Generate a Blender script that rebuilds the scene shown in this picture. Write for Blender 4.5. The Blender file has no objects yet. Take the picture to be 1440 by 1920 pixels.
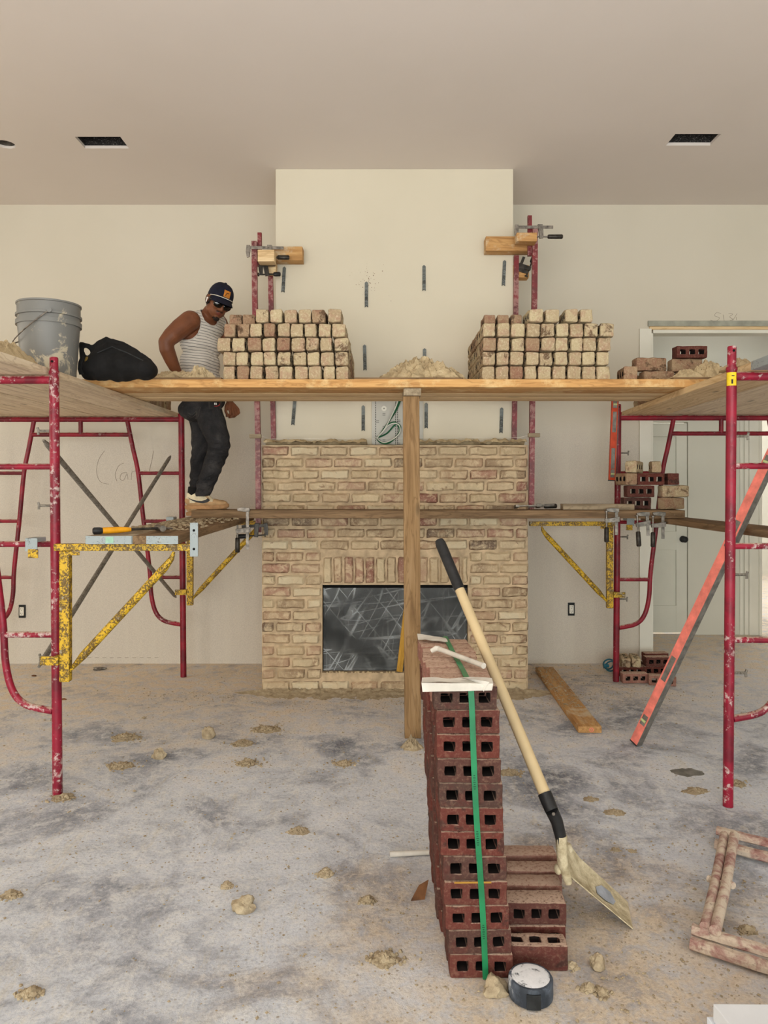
import bpy, bmesh, math, random
from mathutils import Vector, Matrix, noise, Euler
random.seed(7)
R = random.Random(11)
C = bpy.context.scene.collection
F, H, CX, HY = 1400.0, 1.4625, 720.0, 907.0     # focal length in pixels, eye height, principal point
PI = math.pi
V = Vector

def P(px, py, D):
    return V(((px - CX) * D / F, D, H + (HY - py) * D / F))
def PF(px, py, z=0.0):
    D = F * (H - z) / (py - HY)
    return V(((px - CX) * D / F, D, z))
def XP(px, D):
    return (px - CX) * D / F
def ZP(py, D):
    return H + (HY - py) * D / F

ORD = ['zeroth', 'first', 'second', 'third', 'fourth', 'fifth', 'sixth', 'seventh', 'eighth', 'ninth', 'tenth', 'eleventh', 'twelfth', 'thirteenth']

# ------------------------------------------------------------------ mesh building
class MB:
    def __init__(self):
        self.v, self.f, self.mi = [], [], []
        self.cur = 0
    def add(self, vs, fs, M=None):
        b = len(self.v)
        for p in vs:
            p = V(p)
            self.v.append(M @ p if M is not None else p)
        for f in fs:
            self.f.append(tuple(b + i for i in f)); self.mi.append(self.cur)
        return self
    def box(self, c, s, M=None):
        x, y, z = s[0] / 2, s[1] / 2, s[2] / 2
        c = V(c)
        vs = [c + V((i * x, j * y, k * z)) for i in (-1, 1) for j in (-1, 1) for k in (-1, 1)]
        fs = [(0, 1, 3, 2), (4, 6, 7, 5), (0, 4, 5, 1), (2, 3, 7, 6), (0, 2, 6, 4), (1, 5, 7, 3)]
        return self.add(vs, fs, M)
    def bb(self, x0, x1, y0, y1, z0, z1, M=None):
        return self.box(((x0 + x1) / 2, (y0 + y1) / 2, (z0 + z1) / 2), (x1 - x0, y1 - y0, z1 - z0), M)
    def tube(self, pts, r, n=12, caps=True, flat=None):
        pts = [V(p) for p in pts]
        m = len(pts)
        rs = r if isinstance(r, (list, tuple)) else [r] * m
        t0 = (pts[1] - pts[0]).normalized()
        a = V((0, 0, 1)) if abs(t0.z) < 0.9 else V((1, 0, 0))
        u = t0.cross(a).normalized()
        vs, fs = [], []
        for i in range(m):
            if i == 0: t = t0
            elif i == m - 1: t = (pts[-1] - pts[-2]).normalized()
            else: t = ((pts[i] - pts[i - 1]).normalized() + (pts[i + 1] - pts[i]).normalized()).normalized()
            u = (u - t * u.dot(t)).normalized()
            w = t.cross(u)
            for k in range(n):
                an = 2 * PI * k / n + (PI / n if n == 4 else 0)
                vs.append(pts[i] + (u * math.cos(an) + w * math.sin(an) * (flat or 1)) * rs[i])
        for i in range(m - 1):
            for k in range(n):
                fs.append((i * n + k, i * n + (k + 1) % n, (i + 1) * n + (k + 1) % n, (i + 1) * n + k))
        if caps:
            fs.append(tuple(range(n - 1, -1, -1)))
            fs.append(tuple((m - 1) * n + k for k in range(n)))
        return self.add(vs, fs)
    def lathe(self, prof, n=32, M=None, cap0=False, cap1=False):
        vs, fs = [], []
        for (r, z) in prof:
            for k in range(n):
                a = 2 * PI * k / n
                vs.append((r * math.cos(a), r * math.sin(a), z))
        for i in range(len(prof) - 1):
            for k in range(n):
                fs.append((i * n + k, i * n + (k + 1) % n, (i + 1) * n + (k + 1) % n, (i + 1) * n + k))
        if cap0: fs.append(tuple(range(n - 1, -1, -1)))
        if cap1: fs.append(tuple((len(prof) - 1) * n + k for k in range(n)))
        return self.add(vs, fs, M)
    def ell(self, c, r, M=None, nu=20, nv=12):
        c = V(c)
        r = (r, r, r) if isinstance(r, (int, float)) else r
        vs, fs = [], []
        for j in range(1, nv):
            t = PI * j / nv
            for i in range(nu):
                a = 2 * PI * i / nu
                vs.append(V((r[0] * math.sin(t) * math.cos(a), r[1] * math.sin(t) * math.sin(a), r[2] * math.cos(t))))
        top, bot = len(vs), len(vs) + 1
        vs += [V((0, 0, r[2])), V((0, 0, -r[2]))]
        for j in range(nv - 2):
            for i in range(nu):
                fs.append((j * nu + i, (j + 1) * nu + i, (j + 1) * nu + (i + 1) % nu, j * nu + (i + 1) % nu))
        for i in range(nu):
            fs.append((top, i, (i + 1) % nu))
            fs.append((bot, (nv - 2) * nu + (i + 1) % nu, (nv - 2) * nu + i))
        if M is not None:
            vs = [M @ p for p in vs]
        return self.add([c + p for p in vs], fs)
    def chain(self, nodes, n=14):
        for i in range(len(nodes)):
            p, r = V(nodes[i][0]), nodes[i][1]
            self.ell(p, r * 0.995, nu=n, nv=8)
            if i:
                q, s = V(nodes[i - 1][0]), nodes[i - 1][1]
                self.tube([q, p], [s, r], n)
        return self
    def prism(self, poly, y0, y1, M=None):
        n = len(poly)
        vs = [(x, y0, z) for x, z in poly] + [(x, y1, z) for x, z in poly]
        fs = [tuple(range(n)), tuple(range(2 * n - 1, n - 1, -1))] + [(i, i + n, (i + 1) % n + n, (i + 1) % n) for i in range(n)]
        return self.add(vs, fs, M)
    def mesh(self, name, off=None, smooth=False, bevel=0.0, seg=2, ang=35, fix=True):
        me = bpy.data.meshes.new(name)
        vs = self.v if off is None else [p - off for p in self.v]
        me.from_pydata([tuple(p) for p in vs], [], self.f)
        if any(self.mi):
            me.polygons.foreach_set('material_index', self.mi)
        bm = bmesh.new(); bm.from_mesh(me)
        if fix: bmesh.ops.recalc_face_normals(bm, faces=bm.faces)
        if bevel:
            es = [e for e in bm.edges if len(e.link_faces) == 2 and e.calc_face_angle(0) > math.radians(ang)]
            bmesh.ops.bevel(bm, geom=es, offset=bevel, segments=seg, profile=0.6, affect='EDGES', clamp_overlap=True)
        bm.to_mesh(me); bm.free()
        if smooth:
            me.shade_auto = None if False else None
        return me

def smooth_mesh(me, ang=40):
    me.polygons.foreach_set('use_smooth', [True] * len(me.polygons))
    try:
        me.set_sharp_from_angle(angle=math.radians(ang))
    except Exception:
        pass
MB_mesh = MB.mesh
def _mesh(self, name, off=None, smooth=False, bevel=0.0, seg=2, ang=35, fix=True):
    me = bpy.data.meshes.new(name)
    vs = self.v if off is None else [p - off for p in self.v]
    me.from_pydata([tuple(p) for p in vs], [], self.f)
    if any(self.mi):
        me.polygons.foreach_set('material_index', self.mi)
    bm = bmesh.new(); bm.from_mesh(me)
    if fix: bmesh.ops.recalc_face_normals(bm, faces=bm.faces)
    if bevel:
        es = [e for e in bm.edges if len(e.link_faces) == 2 and e.calc_face_angle(0) > math.radians(ang)]
        bmesh.ops.bevel(bm, geom=es, offset=bevel, segments=seg, profile=0.6, affect='EDGES', clamp_overlap=True)
    bm.to_mesh(me); bm.free()
    if smooth: smooth_mesh(me)
    return me
MB.mesh = _mesh

def tag(o, label=None, cat=None, group=None, kind=None):
    if label:
        o['label'] = label
        if cat and len(label.split()) > 16: print('LONG', o.name, label)
    if cat: o['category'] = cat
    if group: o['group'] = group
    if kind: o['kind'] = kind
    return o
def link(name, me, mats, parent=None):
    o = bpy.data.objects.new(name, me); C.objects.link(o)
    for m in (mats if isinstance(mats, (list, tuple)) else [mats]):
        if len(me.materials) < (len(mats) if isinstance(mats, (list, tuple)) else 1): me.materials.append(m)
    if parent is not None: o.parent = parent
    return o
def obj(name, mb, mats, label=None, cat=None, group=None, kind=None, origin=None, smooth=False, bevel=0.0, seg=2, ang=35):
    """one mesh, top level, origin at `origin` (world coords given)"""
    org = V(origin) if origin is not None else V((0, 0, 0))
    me = mb.mesh(name, org, smooth, bevel, seg, ang)
    o = link(name, me, mats); o.location = org
    return tag(o, label, cat, group, kind)
class Thing:
    def __init__(self, name, label, cat, loc=(0, 0, 0), group=None):
        self.o = bpy.data.objects.new(name, None); C.objects.link(self.o)
        self.o.empty_display_size = 0.1
        self.loc = V(loc); self.o.location = self.loc
        tag(self.o, label, cat, group)
    def part(self, name, mb, mats, parent=None, smooth=False, bevel=0.0, seg=2, ang=35, label=None):
        me = mb.mesh(name, self.loc, smooth, bevel, seg, ang)
        o = link(name, me, mats, parent or self.o)
        if label: o['label'] = label
        return o
def axes(x, up=(0, 0, 1)):
    x = V(x).normalized(); up = V(up)
    y = up.cross(x).normalized(); z = x.cross(y)
    return Matrix(((x.x, y.x, z.x), (x.y, y.y, z.y), (x.z, y.z, z.z))).to_4x4()
def board(name, label, cat, p0, p1, w, t, mat, up=(0, 0, 1), group=None, bev=0.003, warp=0.0, kind=None):
    """a plank whose centre line runs p0 -> p1; local X is the grain"""
    p0, p1 = V(p0), V(p1); L = (p1 - p0).length
    M = Matrix.Translation((p0 + p1) / 2) @ axes(p1 - p0, up)
    mb = MB(); n = max(1, int(L / 0.12)); vs = []; fs = []
    sd = R.random() * 50
    for i in range(n + 1):
        x = -L / 2 + L * i / n
        for (a, b) in ((-1, -1), (1, -1), (1, 1), (-1, 1)):
            j = V((0, noise.noise(V((x * 2 + sd, a, b))) * warp, noise.noise(V((x * 1.5 + sd, a * .3, 9))) * warp))
            vs.append(V((x, a * w / 2, b * t / 2)) + j)
    for i in range(n):
        for k in range(4):
            fs.append((4 * i + k, 4 * i + (k + 1) % 4, 4 * i + 4 + (k + 1) % 4, 4 * i + 4 + k))
    fs += [(3, 2, 1, 0), (4 * n, 4 * n + 1, 4 * n + 2, 4 * n + 3)]
    mb.add(vs, fs)
    me = mb.mesh(name, None, False, bev, 2)
    smooth_mesh(me, 30)
    o = link(name, me, mat); o.matrix_world = M
    return tag(o, label, cat, group, kind)
def child_local(parent, name, mb, mat, smooth=False, bevel=0.0, label=None):
    """part authored in the parent's own local coordinates"""
    me = mb.mesh(name, None, smooth, bevel)
    o = link(name, me, mat, parent)
    if label: o['label'] = label
    return o
def fbm(p, s=1.0, o=4):
    return noise.fractal(V(p) * s, 0.9, 2.0, o)
def dome(c, rx, ry, h, seed=0, rough=0.35, nu=40, nv=14, sc=4.0, z0=None, peak=1.0):
    """lumpy heap sitting on z = c.z"""
    c = V(c); mb = MB(); vs, fs = [], []
    for j in range(nv + 1):
        t = j / nv
        for i in range(nu):
            a = 2 * PI * i / nu
            k = 1 + rough * fbm((math.cos(a) * 1.3 + seed, math.sin(a) * 1.3, seed * .7), 1.2)
            x, y = math.cos(a) * rx * t * k, math.sin(a) * ry * t * k
            z = h * (1 - t ** (1.3 * peak)) ** 1.0
            q = V((x / max(rx, ry) * sc + seed * 3, y / max(rx, ry) * sc, seed))
            z += h * rough * (fbm(q, 1.0) * 0.7 + abs(fbm(q, 3.1)) * 0.5 - .15) * (1 - t ** 4)
            vs.append(c + V((x, y, max(z, 0.0005 if t < 1 else 0.0))))
    for j in range(nv):
        for i in range(nu):
            fs.append((j * nu + i, (j + 1) * nu + i, (j + 1) * nu + (i + 1) % nu, j * nu + (i + 1) % nu))
    fs.append(tuple(nv * nu + k for k in range(nu)))
    return mb.add(vs, fs)
def rock(c, r, seed=0, rough=.35, sub=3, sink=.25):
    bm = bmesh.new(); bmesh.ops.create_icosphere(bm, subdivisions=sub, radius=1)
    r = V(r) if not isinstance(r, (int, float)) else V((r, r, r)); mb = MB()
    vs = []
    for v in bm.verts:
        k = 1 + rough * fbm(v.co * 1.1 + V((seed * 5.3, seed, 0)), 1.0) + rough * .3 * fbm(v.co * 4 + V((seed, 0, 0)))
        q = V((v.co.x * r.x, v.co.y * r.y, v.co.z * r.z)) * k
        q.z = max(q.z, -r.z * (1 - sink) * .6)
        vs.append(q)
    z0 = min(q.z for q in vs)
    vs = [V(c) + V((q.x, q.y, q.z - z0)) for q in vs]
    mb.add(vs, [tuple(x.index for x in f.verts) for f in bm.faces]); bm.free()
    return mb
def remesh(mb, voxel, sm=4, fac=.5):
    me = mb.mesh('tmp'); o = bpy.data.objects.new('tmp', me); C.objects.link(o)
    m = o.modifiers.new('r', 'REMESH'); m.mode = 'VOXEL'; m.voxel_size = voxel
    if sm:
        s = o.modifiers.new('s', 'SMOOTH'); s.iterations = sm; s.factor = fac
    dg = bpy.context.evaluated_depsgraph_get(); dg.update()
    out = bpy.data.meshes.new_from_object(o.evaluated_get(dg))
    bpy.data.objects.remove(o); bpy.data.meshes.remove(me)
    out.polygons.foreach_set('use_smooth', [True] * len(out.polygons))
    return out

# ------------------------------------------------------------------ materials
def lin(c):
    return tuple((x / 12.92 if x <= .04045 else ((x + .055) / 1.055) ** 2.4) for x in (k / 255 for k in c)) + (1,)
class G:
    def __init__(self, name, rough=.8, metal=0.0, spec=.3):
        self.m = bpy.data.materials.new(name); self.m.use_nodes = True
        self.nt = self.m.node_tree; self.b = self.nt.nodes['Principled BSDF']
        self.b.inputs['Roughness'].default_value = rough
        self.b.inputs['Metallic'].default_value = metal
        self.b.inputs['Specular IOR Level'].default_value = spec
    def n(self, t, **k):
        x = self.nt.nodes.new(t)
        for a, b in k.items(): setattr(x, a, b)
        return x
    def l(self, a, b): self.nt.links.new(a, b)
    def put(self, sock, v):
        if isinstance(v, bpy.types.NodeSocket): self.l(v, sock)
        else:
            if isinstance(v, tuple) and len(v) == 3 and sock.type == 'RGBA': v = lin(v)
            sock.default_value = v
    def vec(self, scale=(1, 1, 1), coord='Object', rnd=True):
        t = self.n('ShaderNodeTexCoord'); mp = self.n('ShaderNodeMapping')
        src = t.outputs[coord]
        if rnd:
            oi = self.n('ShaderNodeObjectInfo'); ad = self.n('ShaderNodeVectorMath', operation='MULTIPLY_ADD')
            cb = self.n('ShaderNodeCombineXYZ')
            for i, k in enumerate((37.0, 91.0, 53.0)):
                mu = self.n('ShaderNodeMath', operation='MULTIPLY'); self.l(oi.outputs['Random'], mu.inputs[0]); mu.inputs[1].default_value = k
                self.l(mu.outputs[0], cb.inputs[i])
            self.l(src, ad.inputs[0]); ad.inputs[1].default_value = (1, 1, 1); self.l(cb.outputs[0], ad.inputs[2])
            src = ad.outputs[0]
        self.l(src, mp.inputs[0])
        s = scale if isinstance(scale, tuple) else (scale,) * 3
        mp.inputs['Scale'].default_value = s
        return mp.outputs[0]
    def noise(self, vec, scale=5.0, detail=4.0, rough=.55, dist=0.0):
        x = self.n('ShaderNodeTexNoise'); self.l(vec, x.inputs['Vector'])
        x.inputs['Scale'].default_value = scale; x.inputs['Detail'].default_value = detail
        x.inputs['Roughness'].default_value = rough; x.inputs['Distortion'].default_value = dist
        return x.outputs['Fac']
    def vor(self, vec, scale=5.0, feat='F1', out='Distance'):
        x = self.n('ShaderNodeTexVoronoi', feature=feat); self.l(vec, x.inputs['Vector']); x.inputs['Scale'].default_value = scale
        return x.outputs[out]
    def ramp(self, fac, stops, interp='LINEAR'):
        x = self.n('ShaderNodeValToRGB'); x.color_ramp.interpolation = interp
        e = x.color_ramp.elements
        while len(e) < len(stops): e.new(.5)
        for k, (p, c) in zip(e, stops):
            k.position = p; k.color = lin(c) if not isinstance(c, (int, float)) else (c, c, c, 1)
        self.put(x.inputs[0], fac)
        return x.outputs['Color']
    def step(self, fac, a, b):
        x = self.n('ShaderNodeMapRange'); self.put(x.inputs['Value'], fac)
        x.inputs['From Min'].default_value = a; x.inputs['From Max'].default_value = b
        return x.outputs['Result']
    def mix(self, fac, a, b, mode='MIX'):
        x = self.n('ShaderNodeMix', data_type='RGBA', blend_type=mode)
        self.put(x.inputs[0], fac); self.put(x.inputs[6], a); self.put(x.inputs[7], b)
        return x.outputs[2]
    def math(self, op, a, b=0.0, c=None):
        x = self.n('ShaderNodeMath', operation=op); self.put(x.inputs[0], a); self.put(x.inputs[1], b)
        if c is not None: self.put(x.inputs[2], c)
        return x.outputs[0]
    def sep(self, vec):
        x = self.n('ShaderNodeSeparateXYZ'); self.l(vec, x.inputs[0]); return x.outputs
    def rand(self):
        return self.n('ShaderNodeObjectInfo').outputs['Random']
    def up(self):
        g = self.n('ShaderNodeNewGeometry'); return self.sep(g.outputs['Normal'])[2]
    def col(self, v): self.put(self.b.inputs['Base Color'], v); return self
    def rough(self, v): self.put(self.b.inputs['Roughness'], v); return self
    def bump(self, h, strength=.3, dist=.01):
        x = self.n('ShaderNodeBump'); self.put(x.inputs['Height'], h)
        x.inputs['Strength'].default_value = strength; x.inputs['Distance'].default_value = dist
        self.l(x.outputs[0], self.b.inputs['Normal']); return self
MT = {}
def plain(name, c, rough=.6, metal=0.0, var=.12, sc=20, bump=0.0, spec=.3):
    g = G(name, rough, metal, spec); v = g.vec()
    n = g.noise(v, sc, 4)
    d = tuple(max(0, int(x * (1 - var))) for x in c); e = tuple(min(255, int(x * (1 + var * .6))) for x in c)
    g.col(g.ramp(n, [(.3, d), (.7, e)]))
    if bump: g.bump(g.noise(v, sc * 4, 3), bump, .004)
    MT[name] = g.m
    return g.m
def wood(name, light, mid, dark, sc=1.0, rough=.75, dirt=None, dirt_amt=.6, knots=True):
    g = G(name, rough, 0, .25)
    v = g.vec((1.3 * sc, 26 * sc, 26 * sc)); w = g.vec((.6 * sc, 5 * sc, 5 * sc))
    n1 = g.noise(v, 1.5, 6, .6, .6); n2 = g.noise(w, 2.0, 4, .55, 1.5)
    rg = g.math('FRACT', g.math('MULTIPLY', n2, 7.0))
    rg = g.math('ABSOLUTE', g.math('SUBTRACT', rg, .5))
    c = g.ramp(n1, [(.25, dark), (.5, mid), (.75, light)])
    c = g.mix(g.math('MULTIPLY', g.step(rg, .32, .5), .55), c, dark)
    if knots:
        k = g.vor(g.vec((2.2, 7, 7)), 1.0)
        c = g.mix(g.math('MULTIPLY', g.step(k, .13, .05), .7), c, tuple(int(x * .55) for x in dark))
    if dirt:
        dn = g.noise(g.vec(), 6.0, 6, .7)
        c = g.mix(g.math('MULTIPLY', g.step(dn, dirt_amt, dirt_amt + .12), .8), c, dirt)
    g.col(c).bump(g.math('ADD', n1, g.math('MULTIPLY', rg, .5)), .25, .004)
    MT[name] = g.m
    return g.m

def mk_materials():
    # ---- wall paint: upper coat smooth, the lower band still bare and speckled
    def paint(name, c, c2, low=True, lowc=None):
        g = G(name, .75, 0, .2); v = g.vec(rnd=False)
        n = g.noise(v, .9, 3); f = g.noise(v, 160, 2); st = g.noise(g.vec((3.2, 3.2, .25), rnd=False), 1.6, 3)
        c0 = g.ramp(n, [(.3, c), (.7, c2)])
        if low:
            z = g.sep(v)[2]
            msk = g.step(g.math('ADD', z, g.math('MULTIPLY', n, .25)), 2.08, 1.88)
            lo = g.mix(g.step(f, .35, .65), tuple(int(x * .925) for x in lowc), lowc)
            lo = g.mix(g.math('MULTIPLY', g.step(st, .52, .66), .5), lo, c2)
            c0 = g.mix(msk, c0, lo)
        g.col(c0).bump(g.noise(v, 240, 2), .08, .002)
        MT[name] = g.m
    paint('wall_paint', (203, 196, 180), (209, 202, 187), True, (209, 201, 188))
    paint('breast_paint', (206, 198, 178), (212, 204, 185), False)
    paint('ceiling_paint', (216, 207, 199), (221, 212, 205), False)
    paint('hall_paint', (205, 203, 190), (212, 210, 198), False)
    plain('trim_white', (224, 222, 210), .5, 0, .03, 3)
    plain('door_paint', (214, 213, 200), .5, 0, .03, 3)
    plain('raw_gypsum', (158, 158, 146), .9, 0, .12, 12)
    # ---- floor
    g = G('concrete_floor', .82, 0, .25); v = g.vec(rnd=False)
    big = g.noise(v, .55, 5, .6, .4); mid = g.noise(v, 2.1, 7, .68, .6); fin = g.noise(v, 11, 9, .76, .3); grit = g.noise(v, 70, 6, .8)
    st = g.noise(g.vec((7, 1.5, 1), rnd=False), 2.2, 6, .7, 1.2)
    c = g.ramp(g.math('ADD', g.math('MULTIPLY', mid, .6), g.math('MULTIPLY', big, .4)), [(.36, (112, 116, 127)), (.445, (168, 172, 183)), (.51, (214, 219, 228)), (.59, (230, 234, 242)), (.7, (222, 219, 212))])
    c = g.mix(g.math('MULTIPLY', g.step(fin, .48, .62), .75), c, (236, 237, 238))
    c = g.mix(g.math('MULTIPLY', g.step(fin, .4, .3), .5), c, (128, 130, 136))
    c = g.mix(g.math('MULTIPLY', g.step(st, .56, .68), .4), c, (214, 205, 186))
    c = g.mix(g.math('MULTIPLY', g.step(grit, .5, .36), .35), c, (120, 120, 122))
    c = g.mix(g.math('MULTIPLY', g.step(grit, .52, .64), .5), c, (236, 232, 224))
    y = g.sep(v)[1]; x = g.sep(v)[0]
    sand = g.step(g.math('ADD', g.math('ADD', y, g.math('MULTIPLY', x, -.22)), g.math('MULTIPLY', g.math('SUBTRACT', mid, .5), 4.5)), 3.9, 5.7)
    # sand trodden round the strapped bricks
    dx = g.math('SUBTRACT', x, .62); dy = g.math('SUBTRACT', y, 2.15)
    dd = g.math('SQRT', g.math('ADD', g.math('MULTIPLY', g.math('MULTIPLY', dx, dx), .75), g.math('MULTIPLY', dy, dy)))
    s2 = g.step(g.math('ADD', dd, g.math('MULTIPLY', g.math('SUBTRACT', mid, .5), 1.7)), .95, .3)
    sd = g.math('MAXIMUM', g.math('MULTIPLY', sand, .85), g.math('MULTIPLY', s2, .8))
    sc = g.mix(g.step(grit, .35, .65), (206, 183, 152), (238, 220, 193))
    sc = g.mix(g.math('MULTIPLY', g.step(fin, .52, .38), .7), sc, (190, 166, 138))
    sd2 = g.math('MULTIPLY', sd, g.step(fin, .3, .55))
    sd2 = g.math('MAXIMUM', sd2, g.math('MULTIPLY', sd, .35))
    c = g.mix(sd2, c, sc)
    sp = g.vor(g.vec(1.0, rnd=False), 34)
    c = g.mix(g.math('MULTIPLY', g.math('MULTIPLY', g.step(sp, .2, .1), g.step(mid, .42, .6)), .7), c, (150, 132, 106))
    g.col(c).bump(g.math('ADD', g.math('MULTIPLY', grit, .5), fin), .8, .014)
    MT['concrete_floor'] = g.m
    # ---- painted steel
    def steel_paint(name, base, dark, dust, amt=.58, dustc=(206, 192, 186), rough=.38):
        g = G(name, rough, 0, .45); v = g.vec()
        n = g.noise(v, 7, 5, .65, .3); f = g.noise(v, 38, 5, .7); lg = g.noise(g.vec((2, 2, 1.1)), 2.0, 4)
        c = g.mix(g.step(n, .4, .62), dark, base)
        c = g.mix(g.math('MULTIPLY', g.step(g.math('ADD', g.math('MULTIPLY', f, .6), g.math('MULTIPLY', lg, .4)), amt, amt + .06), dust), c, dustc)
        up = g.up()
        c = g.mix(g.math('MULTIPLY', g.math('MULTIPLY', g.step(up, .55, .95), g.step(f, .4, .5)), .85), c, (198, 182, 162))
        g.col(c).rough(g.step(f, -.1, 1.2)); g.bump(f, .12, .003); MT[name] = g.m
    steel_paint('red_paint', (150, 18, 48), (108, 12, 34), .75, .54)
    steel_paint('red_paint_far', (142, 16, 40), (96, 8, 26), .5, .6)
    steel_paint('red_white_paint', (126, 28, 36), (96, 34, 36), .6, .5, (176, 138, 130), .7)
    def rusty(name, base, rust, amt):
        g = G(name, .5, 0, .4); v = g.vec()
        f = g.noise(v, 120, 4, .75); n = g.noise(v, 24, 5, .65)
        c = g.mix(g.math('MULTIPLY', g.step(g.math('ADD', g.math('MULTIPLY', f, .6), g.math('MULTIPLY', n, .4)), amt, amt + .04), .9), base, rust)
        c = g.mix(g.math('MULTIPLY', g.step(n, .62, .72), .6), c, (206, 196, 170))
        g.col(c).bump(f, .2, .003); MT[name] = g.m
    rusty('yellow_paint', (208, 168, 34), (74, 54, 30), .475)
    rusty('galvanised', (150, 160, 162), (96, 98, 96), .56)
    rusty('brace_steel', (128, 122, 112), (84, 78, 68), .5)
    plain('dark_steel', (66, 62, 58), .45, .7, .3, 40)
    plain('grey_steel', (128, 122, 114), .42, .75, .3, 40)
    plain('tie_metal', (104, 108, 105), .5, .5, .2, 60)
    plain('black_grip', (34, 34, 35), .5, 0, .3, 30)
    # ---- timber
    wood('pine_fresh', (234, 210, 170), (222, 194, 150), (184, 150, 106), 1, .7)
    wood('pine_bright', (220, 178, 118), (202, 154, 96), (152, 108, 62), 1, .7, (222, 192, 140), .5)
    wood('pine_pale', (238, 224, 200), (226, 207, 178), (186, 162, 134), 1, .8, (150, 132, 104), .66)
    wood('pine_grey', (176, 160, 136), (154, 138, 114), (112, 98, 78), 1, .85, (190, 178, 154), .6)
    wood('pine_brown', (150, 124, 94), (126, 102, 76), (84, 66, 48), 1, .85, (176, 158, 130), .66)
    wood('pine_post', (166, 138, 104), (146, 116, 80), (108, 82, 54), 1, .8, (150, 128, 96), .68)
    wood('pine_orange', (206, 166, 112), (190, 146, 92), (150, 106, 62), 1, .7, (204, 190, 164), .53)
    plain('shovel_wood', (198, 176, 136), .55, 0, .1, 4)
    wood('pine_yellow', (198, 156, 66), (184, 140, 54), (150, 110, 40), 1, .6)
    # ---- bricks
    def brick(name, base, b2, patch, pink, dust, pale):
        g = G(name, .9, 0, .15); v = g.vec(); r = g.rand()
        n = g.noise(v, 16, 6, .65, .4); f = g.noise(v, 90, 5, .7); p = g.noise(v, 15, 6, .62, .5)
        r2 = g.math('FRACT', g.math('MULTIPLY', r, 13.7)); r3 = g.math('FRACT', g.math('MULTIPLY', r, 71.3))
        c = g.mix(r2, base, b2)
        c = g.mix(g.math('MULTIPLY', g.step(n, .48, .62), .6), c, pink)
        lim = g.math('MULTIPLY_ADD', r3, .2, .5 if pale else .55)
        x = g.n('ShaderNodeMapRange'); g.put(x.inputs['Value'], p); g.put(x.inputs['From Min'], lim); g.put(x.inputs['From Max'], g.math('ADD', lim, .07))
        c = g.mix(g.math('MULTIPLY', x.outputs['Result'], .85), c, patch)
        c = g.mix(g.math('MULTIPLY', g.step(f, .5, .66), .5 if pale else .22), c, dust)
        c = g.mix(g.math('MULTIPLY', g.step(f, .42, .3), .45), c, tuple(int(k * .7) for k in base))
        up = g.up()
        c = g.mix(g.math('MULTIPLY', g.math('MULTIPLY', g.step(up, .6, .95), g.step(f, .32, .5)), .0 if pale else .82), c, (196, 170, 150))
        g.col(c).bump(g.math('ADD', f, g.math('MULTIPLY', n, .8)), .7, .006); MT[name] = g.m
    brick('pale_brick', (188, 172, 138), (168, 148, 118), (92, 68, 50), (168, 132, 110), (220, 208, 178), True)
    brick('dark_pale_brick', (160, 136, 108), (148, 118, 94), (78, 58, 44), (140, 96, 80), (190, 170, 140), True)
    brick('red_brick', (104, 54, 46), (76, 57, 51), (66, 46, 41), (92, 49, 44), (160, 130, 110), False)
    brick('dusty_red_brick', (146, 102, 90), (130, 90, 78), (92, 62, 54), (164, 124, 110), (204, 178, 156), False)
    plain('core_shade', (26, 16, 14), .95, 0, .3, 40)  # shade inside the core holes, painted as a near-black wall colour
    # veneer bricks: own tone in a colour attribute
    g = G('wall_brick', .92, 0, .12); v = g.vec(rnd=False)
    at = g.n('ShaderNodeAttribute', attribute_name='tone'); ed = g.n('ShaderNodeAttribute', attribute_name='arris').outputs['Fac']
    n = g.noise(v, 11, 6, .68, .6); f = g.noise(v, 70, 5, .7); p = g.noise(v, 15, 4, .55, 1.2)
    c = g.mix(g.math('MULTIPLY', g.step(n, .46, .6), .75), at.outputs['Color'], (218, 198, 164))
    c = g.mix(g.math('MULTIPLY', g.step(p, .6, .68), .65), c, (122, 88, 68))
    c = g.mix(g.math('MULTIPLY', g.step(f, .54, .68), .4), c, (230, 214, 184))
    e2 = g.math('MULTIPLY', g.step(g.math('ADD', ed, g.math('MULTIPLY', g.math('SUBTRACT', g.noise(v, 24, 4, .6), .5), 1.3)), .38, .7), g.step(g.noise(v, 5, 3), .38, .55))
    c = g.mix(g.math('MULTIPLY', e2, .75), c, (104, 76, 58))
    sm = g.noise(v, 3.1, 5, .6)
    c = g.mix(g.math('MULTIPLY', g.step(sm, .46, .64), .65), c, (196, 174, 142))
    g.col(c).bump(g.math('ADD', f, n), .8, .01); MT['wall_brick'] = g.m
    # ---- mortar
    g = G('mortar', .95, 0, .1); v = g.vec()
    n = g.noise(v, 9, 6, .7, .3); f = g.noise(v, 120, 4, .75)
    c = g.ramp(n, [(.3, (160, 140, 110)), (.52, (196, 176, 140)), (.75, (220, 203, 168))])
    c = g.mix(g.math('MULTIPLY', g.step(f, .45, .3), .4), c, (120, 98, 74))
    g.col(c).bump(g.math('ADD', g.math('MULTIPLY', f, .5), n), .8, .008); MT['mortar'] = g.m
    g = G('dry_mortar', .95, 0, .1); v = g.vec()
    n = g.noise(v, 25, 6, .7, .3); f = g.noise(v, 160, 4, .75)
    c = g.ramp(n, [(.3, (142, 126, 102)), (.6, (186, 170, 142)), (.8, (208, 196, 170))])
    g.col(c).bump(g.math('ADD', f, n), .8, .005); MT['dry_mortar'] = g.m
    plain('joint_mortar', (190, 168, 138), .95, 0, .16, 14, .6)
    # ---- other
    g = G('bucket_plastic', .45, 0, .4); v = g.vec()
    n = g.noise(v, 9, 6, .68, .5); z = g.sep(g.vec(rnd=False))[2]
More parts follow.
